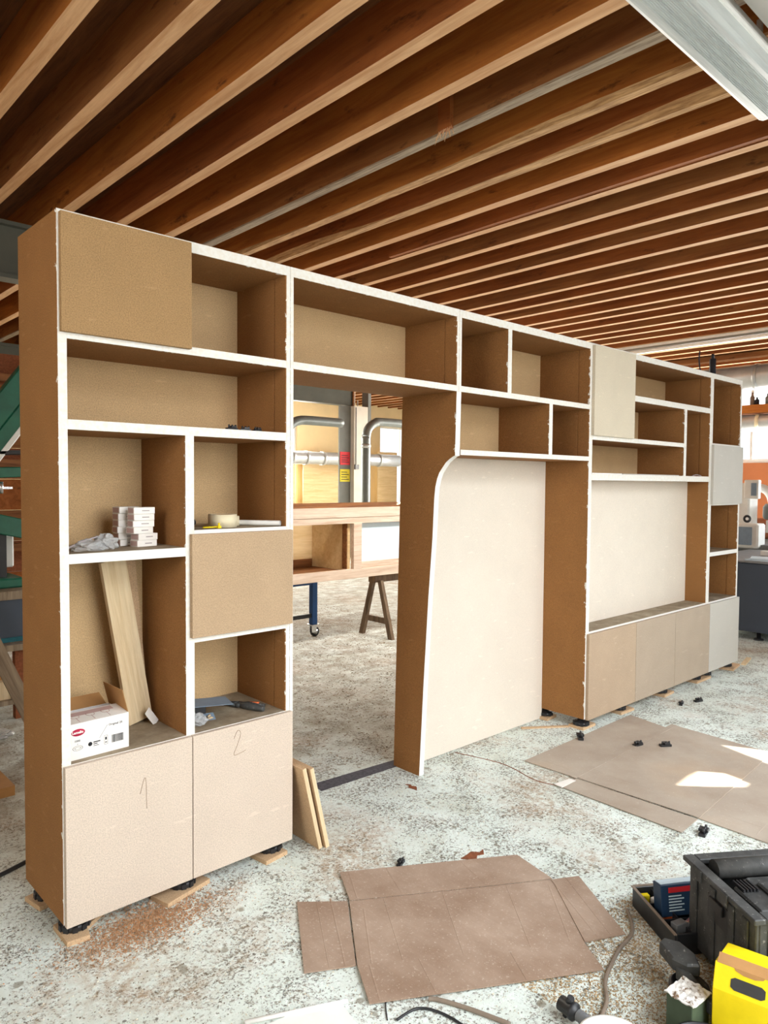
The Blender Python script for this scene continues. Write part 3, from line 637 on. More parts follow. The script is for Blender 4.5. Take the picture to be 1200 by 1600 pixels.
for k in range(4):
    bm = NB(); tube(bm, [(0, 0, .005), (.022, 0, .005)], .005, 7, rfun=lambda q: .005-.002*q); bmesh.ops.translate(bm, verts=bm.verts, vec=(0, 0, 0))
    t = tag(obj('wall_plug', bm, 'pine'), ('leftmost front', 'rightmost front', 'rear', 'topmost')[k]+' tiny pale plug of the small heap in the lower right compartment', 'plug', 'pale wooden plugs'); t.location = (.615+.014*(k % 2), .11+.012*(k//2), .6229+(.009 if k == 3 else 0)); t.rotation_euler.z = k*1.3
# on the shelf over the wide niche
t = tag(bpart('flat_strip', None, 'white', (-.19, .19, -.02, .02, 0, .006)), 'short white strip lying at the left on the shelf over the wide niche', 'strip'); t.location = (3.51, .03, 1.6602)
t = tag(bpart('flat_strip', None, 'mdf_white', (-.42, .42, -.018, .018, 0, .006)), 'long pale strip lying on the shelf over the wide niche', 'strip'); t.location = (4.14, .035, 1.6602)
bm = NB(); tube(bm, curve_pts([(4.80, .02, 1.664), (4.85, .03, 1.668), (4.9, .03, 1.672), (4.95, .02, 1.664)]), .004, 6); tag(obj('bent_wire', bm, 'inkgrey'), 'bent grey wire on the shelf in the tall narrow compartment', 'wire')
bm = NB(); tube(bm, [(0, 0, 0), (0, 0, .16)], .028, 4); tube(bm, [(0, 0, .16), (0, 0, .2)], .012, 6)
t = tag(obj('dark_post', bm, 'ink'), 'short dark post standing on top of the narrow end unit', 'post'); t.location = (5.35, .12, BT+.0005)
bm = NB(); tube(bm, curve_pts([(0, 0, 0), (-.05, 0, .05), (-.07, 0, .13), (-.06, 0, .19)]), .006, 6); t = tag(obj('stub_cable', bm, 'ink'), 'short curved black cable on top, beside the dark post', 'cable'); t.location = (5.16, .12, BT+.004)
# boards leaning at the right side of unit 1
for k, (xb, lb) in enumerate(((1.060, 'thin brown board leaning against the tall unit, the inner of two'), (1.090, 'thin brown board leaning against the tall unit, the outer of two'))):
    t = tag(bpart('offcut_board', None, ['mdf_plinth'], (-.0095, .0095, 0, .34, 0, .385-.004*k)), lb, 'board')
    bpart('front_edge', t, 'pine', (-.0093, .0093, -.0006, 0, .0, .384-.004*k))
    t.location = (xb, -.065-.012*k, .003); t.rotation_euler.y = R(-13.5)

# ------------------------------------------------------------------ cardboard on the floor
def sheet(name, poly, z, parent, off, creases=(), mat='cardboard', thick=.004, lift=None):
    bm = NB(); prism(bm, poly, 2, z, z+thick); o = obj(name, bm, mat, parent, off)
    for a, b, wd in creases:
        bm = NB()
        a = Vector((a[0], a[1], 0)); b = Vector((b[0], b[1], 0)); d = (b-a); n_ = Vector((-d.y, d.x, 0)).normalized()*wd
        m_ = [bm.verts.new(a+n_+Vector((0, 0, z+thick))), bm.verts.new(b+n_+Vector((0, 0, z+thick))), bm.verts.new(b+Vector((0, 0, z+thick+.0009))), bm.verts.new(a+Vector((0, 0, z+thick+.0009))), bm.verts.new(b-n_+Vector((0, 0, z+thick))), bm.verts.new(a-n_+Vector((0, 0, z+thick)))]
        bm.faces.new((m_[0], m_[1], m_[2], m_[3])); bm.faces.new((m_[3], m_[2], m_[4], m_[5]))
        obj('crease', bm, mat, o, off)
    return o
t = thing('cardboard_sheet', 'flattened brown cardboard box with side flaps lying in the foreground', 'cardboard', (1.1, -.8, 0)); L = t.location
sheet('main_panel', [(.89, -.46), (1.59, -.89), (1.33, -1.2), (.67, -.76)], .003, t, L, [((1.0, -.53), (.80, -.84), .002), ((1.2, -.65), (.97, -.96), .002), ((1.42, -.79), (1.17, -1.09), .002), ((.90, -.53), (.70, -.80), .004), ((1.55, -.90), (1.30, -1.16), .004)])
sheet('flap', [(.99, -.28), (1.64, -.68), (1.593, -.888), (.893, -.458)], .006, t, L, [((1.15, -.385), (1.07, -.56), .0015), ((1.42, -.55), (1.36, -.735), .0015), ((1.02, -.30), (.92, -.47), .004)])
sheet('flap', [(.668, -.762), (1.328, -1.198), (1.25, -1.32), (.58, -.92)], .007, t, L, [((.84, -.875), (.76, -1.03), .0015), ((1.1, -1.05), (1.02, -1.18), .0015), ((.70, -.785), (.61, -.935), .004)])
sheet('flap', [(.74, -.33), (.884, -.455), (.668, -.755), (.52, -.67)], .003, t, L, [((.80, -.37), (.595, -.705), .0015), ((.845, -.40), (.64, -.735), .004)])
sheet('flap', [(1.588, -.892), (1.69, -.95), (1.48, -1.27), (1.334, -1.198)], .005, t, L, [((1.59, -.885), (1.39, -1.215), .004), ((1.64, -.92), (1.43, -1.245), .0015)])
t = thing('cardboard_sheet', 'large dusty cardboard with a sunlit patch in front of the low doors', 'cardboard', (3.0, -.5, 0)); L = t.location
sheet('panel', [(2.54, -.06), (3.77, -.05), (3.70, -.35), (2.55, -.37)], .003, t, L, [((2.62, -.12), (2.62, -.34), .0015)], 'cardboard_d')
sheet('panel', [(2.55, -.39), (3.78, -.355), (3.73, -.975), (2.57, -1.052)], .006, t, L, [((2.7, -.40), (2.7, -1.02), .0015)], 'cardboard_d')
f_ = sheet('flap', [(2.39, -.385), (2.545, -.392), (2.555, -1.052), (2.37, -1.06)], .003, t, L, [((2.535, -.4), (2.545, -1.03), .004)], 'cardboard_d')
sheet('folded_corner', [(2.38, -.37), (2.50, -.385), (2.505, -.42), (2.375, -.42)], .009, t, L, (), 'carton')
sheet('panel', [(2.53, -.37), (3.775, -.34), (3.775, -.375), (2.53, -.405)], .011, t, L, (), 'cardboard_d', .003)
t = thing('cardboard_sheet', 'cardboard sheet at the right edge, nearest the toolbox', 'cardboard', (3.0, -1.4, 0)); L = t.location
sheet('panel', [(2.57, -1.045), (3.9, -.955), (3.8, -1.75), (2.55, -1.72)], .002, t, L, [((2.7, -1.08), (2.69, -1.7), .003), ((2.6, -1.30), (3.8, -1.25), .0015)], 'cardboard_d')
# a dark strip of old marking on the floor
bm = NB()
prism(bm, [(1.43, .40), (2.3, .36), (2.3, .43), (1.44, .50)], 2, .0005, .0018); obj('marking_strip', bm, plain('worn_dark_marking', srgb(72, 70, 78), .8, var=.5, scale=60), floor)
bm = NB(); tube(bm, curve_pts([(2.35, .30, .0), (2.42, .0, .0), (2.37, -.25, .0), (2.40, -.38, .0)]), .003, 4); obj('joint_line', bm, 'leaf', floor)
# black fittings on the floor
for x, y, a, s, lb in ((1.23, -.39, .4, .8, 'above the foreground cardboard'), (2.49, -.44+.06, 1, .01, ''), (3.10, -.075, .7, 1.3, 'near the corner of the big cardboard by the niche foot'), (3.25, -.38, -.2, 1.1, 'left of the pair on the big cardboard'), (3.36, -.50, -.6, 1.1, 'right of the pair on the big cardboard'),
                   (2.44, -1.13, .2, 1.2, 'by the front corner of the big cardboard'), (2.56, -1.43, .6, 1.5, 'at the right edge beside the third cardboard'), (4.28, -.17, .3, 1, 'on the floor before the second low door'), (4.45, -.22, -.3, 1.1, 'on the floor before the third low door')):
    if s < .1: continue
    on_card = 2.5 < x < 3.8 and -1.04 < y < -.05
    fitting((x, y, .0105 if on_card and y < -.39 else (.0075 if on_card else .0006)), a, 'black plastic fitting '+lb, s, 'black fittings lying on the floor')
bm = NB(); pts = [(.0, .0), (.04, .02), (.07, .0), (.10, .015), (.08, -.02), (.05, -.015), (.03, -.04), (.0, -.03), (-.03, -.01)]
prism(bm, pts, 2, .0, .004); t = tag(obj('brown_scrap', bm, 'leaf'), 'small rust brown scrap on the floor above the foreground cardboard', 'scrap'); t.location = (1.48, -.53, 0); t.rotation_euler.z = -.3
bm = NB(); prism(bm, pts, 2, .0, .003); t = tag(obj('brown_scrap', bm, 'leaf'), 'small rust brown scrap on the floor at the foot of the pier panel', 'scrap'); t.location = (1.80, .10, 0); t.rotation_euler.z = 1.3; t.scale = (.7, .7, 1)
# wood shavings and dust around the left end
def chips(n, gen, name, label, mat, s=(.002, .007), seed=1):
    rs = random.Random(seed); bm = NB()
    for _ in range(n):
        x, y = gen(rs); a = rs.random()*6.3; l = rs.uniform(*s); wd = l*rs.uniform(.25, .7); z = rs.uniform(.0003, .004)
        c, d = math.cos(a), math.sin(a); q = [(x-l*c, y-l*d), (x+wd*d, y-wd*c), (x+l*c, y+l*d)]
        v3 = [bm.verts.new((q[0][0], q[0][1], .0003)), bm.verts.new((q[1][0], q[1][1], z)), bm.verts.new((q[2][0], q[2][1], .0008)), bm.verts.new((x, y, z+.002))]
        for f in ((0, 1, 3), (1, 2, 3), (0, 3, 2)): bm.faces.new([v3[i] for i in f])
    o = obj(name, bm, mat); o['kind'] = 'stuff'; return tag(o, label, 'debris')
chips(5200, lambda r: (r.gauss(.26, .13), -.02+r.gauss(0, .055)-.10*r.random()), 'wood_shavings', 'fine brown wood shavings on the floor below the left low doors', plain('shavings', srgb(176, 134, 98), .9, var=.4, scale=70), (.002, .006), 2)
chips(6500, lambda r: (r.uniform(-.6, 3.2), r.uniform(-1.9, .35)), 'floor_debris', 'pale chips and sawdust scattered over the open floor', plain('pale_chips', srgb(214, 206, 186), .9, var=.3, scale=70), (.002, .0055), 3)
chips(5000, lambda r: (r.uniform(-.6, 3.2), r.uniform(-1.9, .35)), 'dark_grit', 'dark brown grit scattered over the open floor', plain('dark_grit', srgb(104, 86, 66), .9, var=.3, scale=70), (.0015, .0045), 4)
chips(6000, lambda r: (r.uniform(1.0, 5.0), r.uniform(.5, 5)), 'rear_debris', 'brown shavings scattered on the floor behind the bookcase', plain('rear_chips', srgb(150, 130, 104), .9, var=.3, scale=70), (.004, .014), 6)
chips(9000, lambda r: (r.uniform(1.0, 1.75), r.uniform(-1.75, -1.15)), 'tan_sawdust', 'tan sawdust scattered around the tool crate and nozzle', 'sawdust', (.002, .006), 8)  # tan chips added to hint at the warm shadow beside the crate
# ------------------------------------------------------------------ toolbox corner
def frame(ax, ay, bx, by):  # local frame: x along a->b
    return math.atan2(by-ay, bx-ax)
TA = math.atan2(-1.44+1.73, 1.60-1.40)   # left face runs near->far
t = thing('toolbox', 'large open black tool crate at the right edge, full of tools', 'toolbox', (1.40, -1.73, 0), TA-math.pi/2)
# local: y along the left face (near->far), x to the right
Lb, Wb, Hb = .352, .60, .30
bm = NB()
for a in ((0, .012, 0, Lb), (Wb-.012, Wb, 0, Lb), (.012, Wb-.012, 0, .012), (.012, Wb-.012, Lb-.012, Lb)): box(bm, *a, .02, Hb)
box(bm, .012, Wb-.012, .012, Lb-.012, .02, .035)
for y in (.03, .10, .20, .30): box(bm, -.007, 0, y, y+.03, .03, Hb-.02)
for x in (.04, .16, .30, .44): box(bm, x, x+.04, -.007, 0, .03, Hb-.02)
obj('crate_body', bm, 'dblack', t, bevel=.003)
bm = NB()
for a in ((-.018, .022, -.018, Lb+.018), (Wb-.022, Wb+.018, -.018, Lb+.018)): box(bm, *a, Hb-.008, Hb+.010)
for a in ((.022, Wb-.022, -.018, .022), (.022, Wb-.022, Lb-.022, Lb+.018)): box(bm, *a, Hb-.008, Hb+.010)
for y in (.11, .25): box(bm, -.024, -.0185, y, y+.05, Hb-.03, Hb+.012)
obj('rim', bm, 'dblack', t, bevel=.004)
bm = NB(); box(bm, -.004, .0, .13, .24, .17, .25); box(bm, -.014, -.004, .15, .22, .215, .25); obj('latch', bm, 'black', t, bevel=.002)
t2 = thing('drill_case', 'dark grey case lying inside the open tool crate', 'case', (1.40, -1.73, 0), TA-math.pi/2)
bm = NB(); tube(bm, [(.05, .29, .295), (.55, .29, .295)], .032, 12); obj('bar', bm, 'dblack', t2)
bm = NB(); prism(bm, [(.06, .06), (.5, .06), (.5, .24), (.14, .25), (.06, .2)], 2, .2, .285); box(bm, .14, .46, .10, .20, .285, .297)
obj('lid', bm, 'dblack', t2, bevel=.008)
bm = NB(); tube(bm, curve_pts([(.18, .10, .29), (.2, .10, .33), (.3, .10, .34), (.40, .10, .33), (.42, .10, .29)]), .014, 8); obj('handle', bm, 'grey', t2)
bm = NB()
for k in range(5): box(bm, .07+k*.012, .076+k*.012, .16, .22, .285, .295)
obj('vent', bm, 'black', t2)
bpart('base', t2, 'dblack', (.05, .56, .04, .26, .036, .2))
# organiser tray
t = thing('organiser_tray', 'low black organiser tray of small parts left of the tool crate', 'tray', (1.50, -1.44, 0), TA-math.pi/2)
Lo, Wo, Ho = .30, .20, .075
bm = NB()
for a in ((0, .008, 0, Lo), (Wo-.008, Wo, 0, Lo), (.008, Wo-.008, 0, .008), (.008, Wo-.008, Lo-.008, Lo)): box(bm, *a, 0.0, Ho)
box(bm, .008, Wo-.008, .008, Lo-.008, 0, .02); obj('tray', bm, 'black', t, bevel=.002)
bpart('rim', t, 'cable', (-.006, .004, -.004, Lo, Ho, Ho+.004), (.004, Wo, Lo-.006, Lo+.004, Ho, Ho+.004))
bpart('partition', t, 'black', (.07, .074, .008, Lo-.008, .02, .065), (.008, Wo-.008, .10, .104, .02, .065), (.008, Wo-.008, .20, .204, .02, .065))
for k, (x, y, l, wd, mt, lb) in enumerate(((.02, .26, .03, .02, 'yellow', 'yellow bit packet in the organiser tray corner'), (.05, .23, .05, .02, 'carton', 'white bit packet in the organiser tray'), (.10, .25, .045, .03, 'yellowsign', 'yellow green packet in the organiser tray'), (.03, .14, .05, .02, 'orangep', 'orange brown packet in the organiser tray'), (.03, .04, .05, .03, 'grey', 'grey metal block at the near end of the organiser tray'), (.09, .04, .05, .03, 'chrome', 'shiny metal block at the near end of the organiser tray'))):
    tt = tag(bpart('tool_packet', None, mt, (0, l, 0, wd, 0, .035), bevel=.002), lb, 'packet', 'small packets in the organiser tray')
    mm = Matrix.Translation((1.50, -1.44, 0)) @ Matrix.Rotation(TA-math.pi/2, 4, 'Z'); tt.location = mm @ Vector((x, y, .024 if k < 4 else .045)); tt.rotation_euler.z = TA-math.pi/2+.3*(k % 3)
# boxed blister pack
t = thing('blister_pack', 'blue black product card with red stripe standing in the organiser tray', 'package', (1.60, -1.345, .05), TA-math.pi/2+.05)
BX = Matrix.Rotation(R(-8), 4, 'X')
bm = NB(); box(bm, 0, .24, 0, .05, 0, .11, 0, BX); obj('pack', bm, plain('blue_black_card', srgb(40, 62, 88), .35, var=.1), t, bevel=.002)
bm = NB(); box(bm, .03, .23, -.0012, 0, .082, .10, 0, BX); obj('stripe', bm, 'red', t)
bm = NB()
for k in range(6): box(bm, .03, .09-.01*(k % 2), -.0012, 0, .018+k*.010, .022+k*.010, 0, BX)
obj('print', bm, 'bluelight', t)
bm = NB(); box(bm, .005, .235, .008, .042, .11, .112, 0, BX); obj('window', bm, 'bluelight', t)
# arm / clamp lying against the crate
t = thing('clamp_arm', 'dusty black hinged lid arm leaning in front of the organiser tray', 'tool', (1.352, -1.500, 0), R(-121))
bm = NB(); prism(bm, [(-.05, .0), (-.03, -.03), (.05, -.035), (.09, -.01), (.10, .03), (.04, .05), (-.02, .04)], 2, .09, .13); obj('housing', bm, 'dblack', t, bevel=.006)
bm = NB(); prism(bm, [(.06, -.030), (.225, -.028), (.225, -.008), (.08, .0)], 2, .07, .11); prism(bm, [(.05, .008), (.20, .010), (.20, .028), (.06, .03)], 2, .055, .09); obj('arm', bm, 'dblack', t, bevel=.004)
bm = NB(); lathe(bm, [(0, 0), (.055, 0), (.06, .01), (.06, .04), (.05, .05), (.045, .04), (.0, .038)], (.06, .02, .002), 24, 0); obj('wheel', bm, 'black', t)
# yellow box
t = thing('yellow_box', 'bright yellow cardboard box with a dark handle slot at bottom right', 'box', (1.195, -1.690, 0), R(-80))
bm = NB()
W2 = .30
prism(bm, [(0, 0), (.19, 0), (.19, .205), (.026, .236), (0, .172)], 0, 0, W2)
o = obj('carton', bm, 'yellow', t, bevel=.002)
SL = Matrix.Translation((0, 0, .172)) @ Matrix.Rotation(-math.atan2(.026, .064), 4, 'X')
bm = NB(); prism(bm, [(.045, .018), (.055, .012), (.123, .012), (.133, .018), (.133, .038), (.123, .044), (.055, .044), (.045, .038)], 1, -.0012, 0, 0, SL); obj('label_window', bm, 'black', t)['label'] = 'black rounded label speckled with dust'
bm = NB(); prism(bm, [(.05, .0685), (.055, .062), (.075, .056), (.105, .056), (.125, .062), (.13, .0685)], 1, -.0015, 0, 0, SL); obj('hand_hole', bm, 'cardboard_in', t)
bm = NB(); prism(bm, [(-.002, .22), (.045, .27), (.19, .245), (.19, .215)], 0, .0, W2, 0, None); bmesh.ops.translate(bm, verts=bm.verts, vec=(0, .0, .0)); bm.free()
bm = NB(); box(bm, .006, W2, 0, .002, 0, .032, 0, Matrix.Translation((0, .025, .235)) @ Matrix.Rotation(R(-60), 4, 'X')); obj('flap', bm, 'cardboard_in', t)
# dusty green box beside it
t = thing('dusty_box', 'small green box with white dusty top beside the yellow box', 'box', (1.190, -1.622, 0), R(-5))
bpart('body', t, 'greenbox', (-.045, .05, -.04, .04, 0, .118), bevel=.002)
bm = NB(); bmesh.ops.create_grid(bm, x_segments=20, y_segments=16, size=.5)
from mathutils import noise as NZ
for v in bm.verts: v.co = Vector((.0025+v.co.x*.104, v.co.y*.09, .121+.007*max(0, NZ.noise(v.co*7)+.3)))
bmesh.ops.solidify(bm, geom=bm.faces[:], thickness=.003)
md2 = MT('dusty_lid', .9); md2.color(md2.mix(srgb(232, 230, 226), srgb(160, 118, 84), md2.ramp(md2.sep()[1], (.30, 1.), (.33, 0.))))
md2.color(md2.ramp(md2.noise(40, 4, .7), (.38, srgb(120, 96, 74)), (.46, srgb(226, 224, 220))))
obj('dust_cover', bm, md2.m, t)
t = thing('black_dish', 'glossy black plastic dish cut by the bottom edge of the photo', 'dish', (1.06, -1.74, 0))
bm = NB(); lathe(bm, [(0, .0), (.07, 0), (.10, .03), (.105, .09), (.098, .092), (.09, .035), (.06, .008), (0, .008)], (0, 0, 0), 32); o = obj('bowl', bm, 'black', t)
# white bucket lid and nozzle
t = thing('bucket', 'white plastic bucket cut off by the bottom edge', 'bucket', (.862, -1.572, 0))
bm = NB(); lathe(bm, [(0, .003), (.075, .003), (.088, .115), (0, .117)], (0, 0, 0), 36); obj('body', bm, 'white', t)
bm = NB(); lathe(bm, [(.082, .108), (.093, .108), (.094, .124), (.084, .126), (.08, .118), (0, .119)], (0, 0, 0), 36); obj('lid', bm, 'white', t)
t = thing('vacuum_nozzle', 'black hose nozzle with a ribbed end left of the white bucket', 'nozzle', (.985, -1.340, 0), R(-96))
mz = Matrix.Translation((0, 0, .035)) @ Matrix.Rotation(R(90), 4, 'Y')
bm = NB(); lathe(bm, [(.0, -.01), (.022, -.01), (.022, .03), (.026, .032), (.026, .042), (.019, .046), (.017, .052), (0, .052)], (0, 0, 0), 20, 0, mz); obj('nozzle', bm, 'black', t)
bm = NB(); prof = []
for k in range(18): prof += [(.013, .052+k*.008), (.018, .056+k*.008)]
lathe(bm, prof+[(0, .2)], (0, 0, 0), 18, 0, mz); obj('ribbed_hose', bm, 'grey', t)
bm = NB(); tube(bm, [(.02, 0, .053), (.026, .002, .070)], .011, 12); obj('knob', bm, 'black', t)
bm = NB(); box(bm, .0, .012, -.004, .004, .0, .02); obj('bracket', bm, 'black', t)
# cables
def cable(pts, r, mat, name, label, cat='cable'):
    bm = NB(); tube(bm, curve_pts([(x, y, z) for x, y, z in pts], 10), r, 8); return tag(obj(name, bm, mat), label, cat)
cable([(1.62, -1.20, .007), (1.56, -1.25, .007), (1.49, -1.287, .007), (1.38, -1.30, .007), (1.22, -1.345, .007), (1.13, -1.40, .007), (1.05, -1.43, .007), (.99, -1.49, .007)], .0065, 'cable', 'rubber_hose', 'taupe rubber cable curving from under the cardboard to the nozzle', 'cable')
cable([(.73, -1.025, .008), (.75, -1.05, .008), (.79, -1.14, .008), (.83, -1.26, .008)], .007, 'cable', 'rubber_hose', 'taupe cable leaving the lower edge of the cardboard at the bottom', 'cable')
cable([(.60, -1.02, .005), (.68, -1.03, .005), (.72, -1.10, .005), (.73, -1.22, .005)], .004, 'black', 'black_cable', 'thin black cable along the bottom edge below the cardboard')
cable([(.66, -.92, .003), (.62, -.95, .003), (.58, -1.0, .003)], .002, 'black', 'thin_wire', 'thin dark wire loop under the cardboard corner')
bm = NB(); tube(bm, [(.26, -.73, .008), (.54, -.865, .008)], .007, 8); tag(obj('white_pipe', bm, 'white'), 'thin white strip on the floor at the bottom edge', 'strip')
bm = NB(); prism(bm, [(.16, -.75), (.43, -.80), (.52, -.865), (.50, -.96), (.38, -.99)], 2, .0, .006); tag(obj('bright_sheet', bm, 'white'), 'white sheet on the floor under the thin white strip', 'sheet')
cable([(-.9, .40, .008), (-.35, .54, .008), (-.03, .62, .008), (.3, .75, .008)], .009, 'black', 'black_cable', 'black cable on the floor behind the left end of the bookcase')

# ------------------------------------------------------------------ fluorescent lamps
t = thing('fluorescent_lamp', 'large white fluorescent lamp with ribbed diffuser at top right', 'lamp', (1.6, -1.252, 3.30))
bm = NB(); pr_ = [(-.13, .0), (-.12, .075), (.12, .075), (.13, .0)]
pf = [(-.110, .03), (-.098, .004), (-.08, -.006), (.08, -.006), (.098, .004), (.110, .03)]
prism(bm, [(-.110, .03), (-.098, .004), (-.08, -.006)]+[q for k in range(14) for q in ((-.058+k*.008, -.006), (-.056+k*.008, -.0095), (-.053+k*.008, -.006))]+[(.08, -.006), (.098, .004), (.110, .03)], 0, .0-1.1, 1.17); o = obj('diffuser', bm, 'diffuser', t)
bm = NB(); prism(bm, [(-.118, .03), (-.118, .045), (-.09, .12), (.09, .12), (.118, .045), (.118, .03)], 0, -1.12, 1.19); obj('housing', bm, 'white', t)
bm = NB(); prism(bm, pf, 0, 1.17, 1.19); obj('end_cap', bm, 'white', t)
for x in (.82, .1, -.6):
    bm = NB(); tube(bm, curve_pts([(x, -.110, .055), (x, -.128, .03), (x, -.112, .0), (x, -.095, .002)]), .005, 8); box(bm, x-.018, x+.018, -.121, -.113, .02, .06); obj('clip', bm, 'tape', t)
bpart('suspension', t, 'steelgrey', (-.9, -.88, -.01, .01, .12, .298), (.9, .92, -.01, .01, .12, .298))
t = thing('fluorescent_lamp', 'long slim batten lamp far off under the joists at right', 'lamp', (9.1, .5, 3.50))
bpart('batten', t, 'white', (-.03, .03, -4.5, 4.5, .065, .098)); 
bm = NB(); tube(bm, [(0, -4.4, .049), (0, -.05, .049)], .018, 8); obj('tube', bm, 'steelgrey', t); bm = NB(); tube(bm, [(0, .05, .049), (0, 4.4, .049)], .018, 8); obj('tube', bm, 'steelgrey', t)
t = thing('batten_strip', 'long white batten under the joists beyond the slim lamp', 'batten', (9.5, .5, 3.5))
bpart('strip', t, 'white', (-.03, .03, -5, 5, .06, .098))

# ------------------------------------------------------------------ seen through the doorway
WY = 2.90
t = thing('framed_workpiece', 'unfinished oak cabinet frame on trestles behind the doorway', 'cabinet', (3.4, WY, .65)); L = t.location
def W(name, mat, *b, bevel=.002): return bpart(name, t, mat, *b, off=L, bevel=bevel)
def zr(v, u=540): return None
W('top_rail', 'oak', (2.3, 5.0, WY, WY+.05, 1.25, 1.345)); W('top_rail', 'oak', (2.3, 5.0, WY+.7, WY+.75, 1.25, 1.345))
W('middle_rail', 'oak', (2.3, 5.0, WY+.005, WY+.04, 1.19, 1.248)); W('bottom_rail', 'oak', (2.3, 5.0, WY, WY+.05, .65, .74))
W('stile', 'oak', (3.78, 3.885, WY-.003, WY+.047, .74, 1.19)); W('stile', 'oak', (4.88, 5.0, WY-.003, WY+.047, .74, 1.19)); W('stile', 'oak', (2.3, 2.42, WY-.003, WY+.047, .74, 1.19))
W('rim_board', 'oak_dark', (2.3, 5.0, WY+.051, WY+.085, 1.26, 1.36)); W('rim_board', 'oak_dark', (2.3, 5.0, WY+.66, WY+.70, 1.26, 1.37))
W('partition', 'ply', (3.745, 3.779, WY+.051, WY+.66, .70, 1.24)); W('lining', 'oak_dark', (3.732, 3.744, WY+.051, WY+.12, .74, 1.19))
W('back_board', 'ply', (2.3, 3.744, WY+.62, WY+.655, .74, 1.24)); W('base_board', 'oak_dark', (2.3, 3.744, WY+.051, WY+.62, .70, .72)); W('lining', 'oak_dark', (3.3, 3.73, WY+.60, WY+.618, .72, .80))
W('panel', 'bluelight', (3.888, 4.88, WY+.051, WY+.064, .80, 1.19)); W('lining', 'oak', (3.886, 4.88, WY+.03, WY+.05, .741, .80))
def trestle(x, y, label):
    t = thing('trestle', label, 'trestle', (x, y, 0), 0, 'wooden trestles'); H = .648; t.rotation_euler.z = R(90)
    bpart('top_beam', t, 'trestle', (-.05, .05, -.35, .35, H-.08, H-.002))
    for sy in (-.28, .28):
        for sx in (-1, 1):
            bm = NB(); prism(bm, [(sx*.03, H-.06), (sx*.08, H-.06), (sx*.255, 0), (sx*.195, 0)], 1, sy-.02, sy+.02); obj('leg', bm, 'trestle', t)
        bpart('stretcher', t, 'trestle', (-.19, .19, sy-.032, sy-.02, .14, .2))
trestle(4.48, 3.02, 'old wooden trestle under the oak frame, right of the blue castor stand')
t = thing('castor_stand', 'blue steel stand on castors under the oak frame', 'stand', (3.70, 3.44, 0))
for x, y in ((0, 0), (-1.0, 0)):
    l_ = bpart('leg', t, 'blueleg', (x-.03, x+.03, y-.03, y+.03, .13, .648))
    bpart('castor_plate', l_, 'chrome', (x-.05, x+.05, y-.05, y+.05, .12, .13))
    bm = NB(); mm = Matrix.Translation((x+.02, y, .05)) @ Matrix.Rotation(R(90), 4, 'X')
    lathe(bm, [(0, -.012), (.03, -.014), (.05, -.012), (.05, .012), (.03, .014), (0, .012)], (0, 0, 0), 24, 0, mm); obj('wheel', bm, 'rubber', l_)
    bm = NB(); lathe(bm, [(0, .016), (.028, .016), (.028, -.016), (0, -.016)], (0, 0, 0), 20, 0, mm); box(bm, x-.03, x+.03, y-.02, y-.016, .045, .12); box(bm, x-.03, x+.03, y+.016, y+.02, .045, .12); obj('fork', bm, 'chrome', l_)
bpart('rail', t, 'black', (-.97, -.03, -.012, .012, .20, .24)); bpart('rail', t, 'blueleg', (-.97, -.03, -.02, .02, .54, .59))
bm = NB(); box(bm, 0, .5, 0, .30, 0, .003, 0, Matrix.Rotation(R(12), 4, 'X') @ Matrix.Rotation(R(8), 4, 'Y')); t = tag(obj('black_sheet', bm, 'black'), 'black rubber sheet curling off the floor behind the tall unit', 'sheet'); t.location = (1.45, 1.55, .075); t.rotation_euler.z = R(-20)
bm = NB(); box(bm, 0, .5, -.02, .3, 0, .0025, 0, Matrix.Rotation(R(12), 4, 'X') @ Matrix.Rotation(R(8), 4, 'Y')); bm.free()
# ducts far behind
def duct(pts, r, label, mat='ductgrey', rings=()):
    t = thing('extraction_duct', label, 'duct', pts[0])
    bm = NB(); tube(bm, curve_pts(pts, 6), r, 16); obj('pipe', bm, mat, t, pts[0])
    for p, q in rings:
        p = Vector(p); q = Vector(q); d = (q-p).normalized()*.04
        bm = NB(); tube(bm, [p-d, p+d], r*1.1, 16); obj('clamp_ring', bm, 'duct', t, pts[0])
    return t
duct([(6.72, 8.2, 0), (6.72, 8.2, 2.2), (6.73, 8.2, 2.42), (6.82, 8.2, 2.60), (7.0, 8.2, 2.69), (7.25, 8.2, 2.71), (8.0, 8.2, 2.71)], .085, 'grey duct bending right at the left of the doorway view')
duct([(8.62, 8.2, 0), (8.62, 8.2, 2.2), (8.63, 8.2, 2.5), (8.70, 8.2, 2.66), (8.86, 8.2, 2.76), (9.05, 8.2, 2.79), (10.2, 8.2, 2.79)], .085, 'grey duct bending right beside the white column', rings=[((8.62, 8.2, 2.3), (8.62, 8.2, 2.4))])
DU = duct([(5.5, 11.2, 2.15), (12.4, 11.2, 2.15)], .15, 'silver duct running along the back wall', 'duct', rings=[((x, 11.2, 2.15), (x+.1, 11.2, 2.15)) for x in (8.6, 9.0, 9.4, 9.9, 11.7)])
for x in (6.5, 11.0): bpart('hanger', DU, 'steelgrey', (x-.01, x+.01, 11.19, 11.21, 2.3, ZD), off=DU.location)
for k, (x0, x1, z0, z1, mt, lb) in enumerate(((8.95, 9.5, .2, 2.35, 'ply', 'pale plywood panel propped at the back wall, left of the column'), (9.75, 10.9, .0, 2.3, 'ply', 'wide plywood panel at the back wall behind the column'), (12.2, 12.9, 0, 2.4, 'ply', 'plywood panel at the back wall at the right of the doorway view'))):
    t = tag(bpart('plywood_panel', None, mt, (x0, x1, 11.75, 11.78, z0*0, z1)), lb, 'panel')
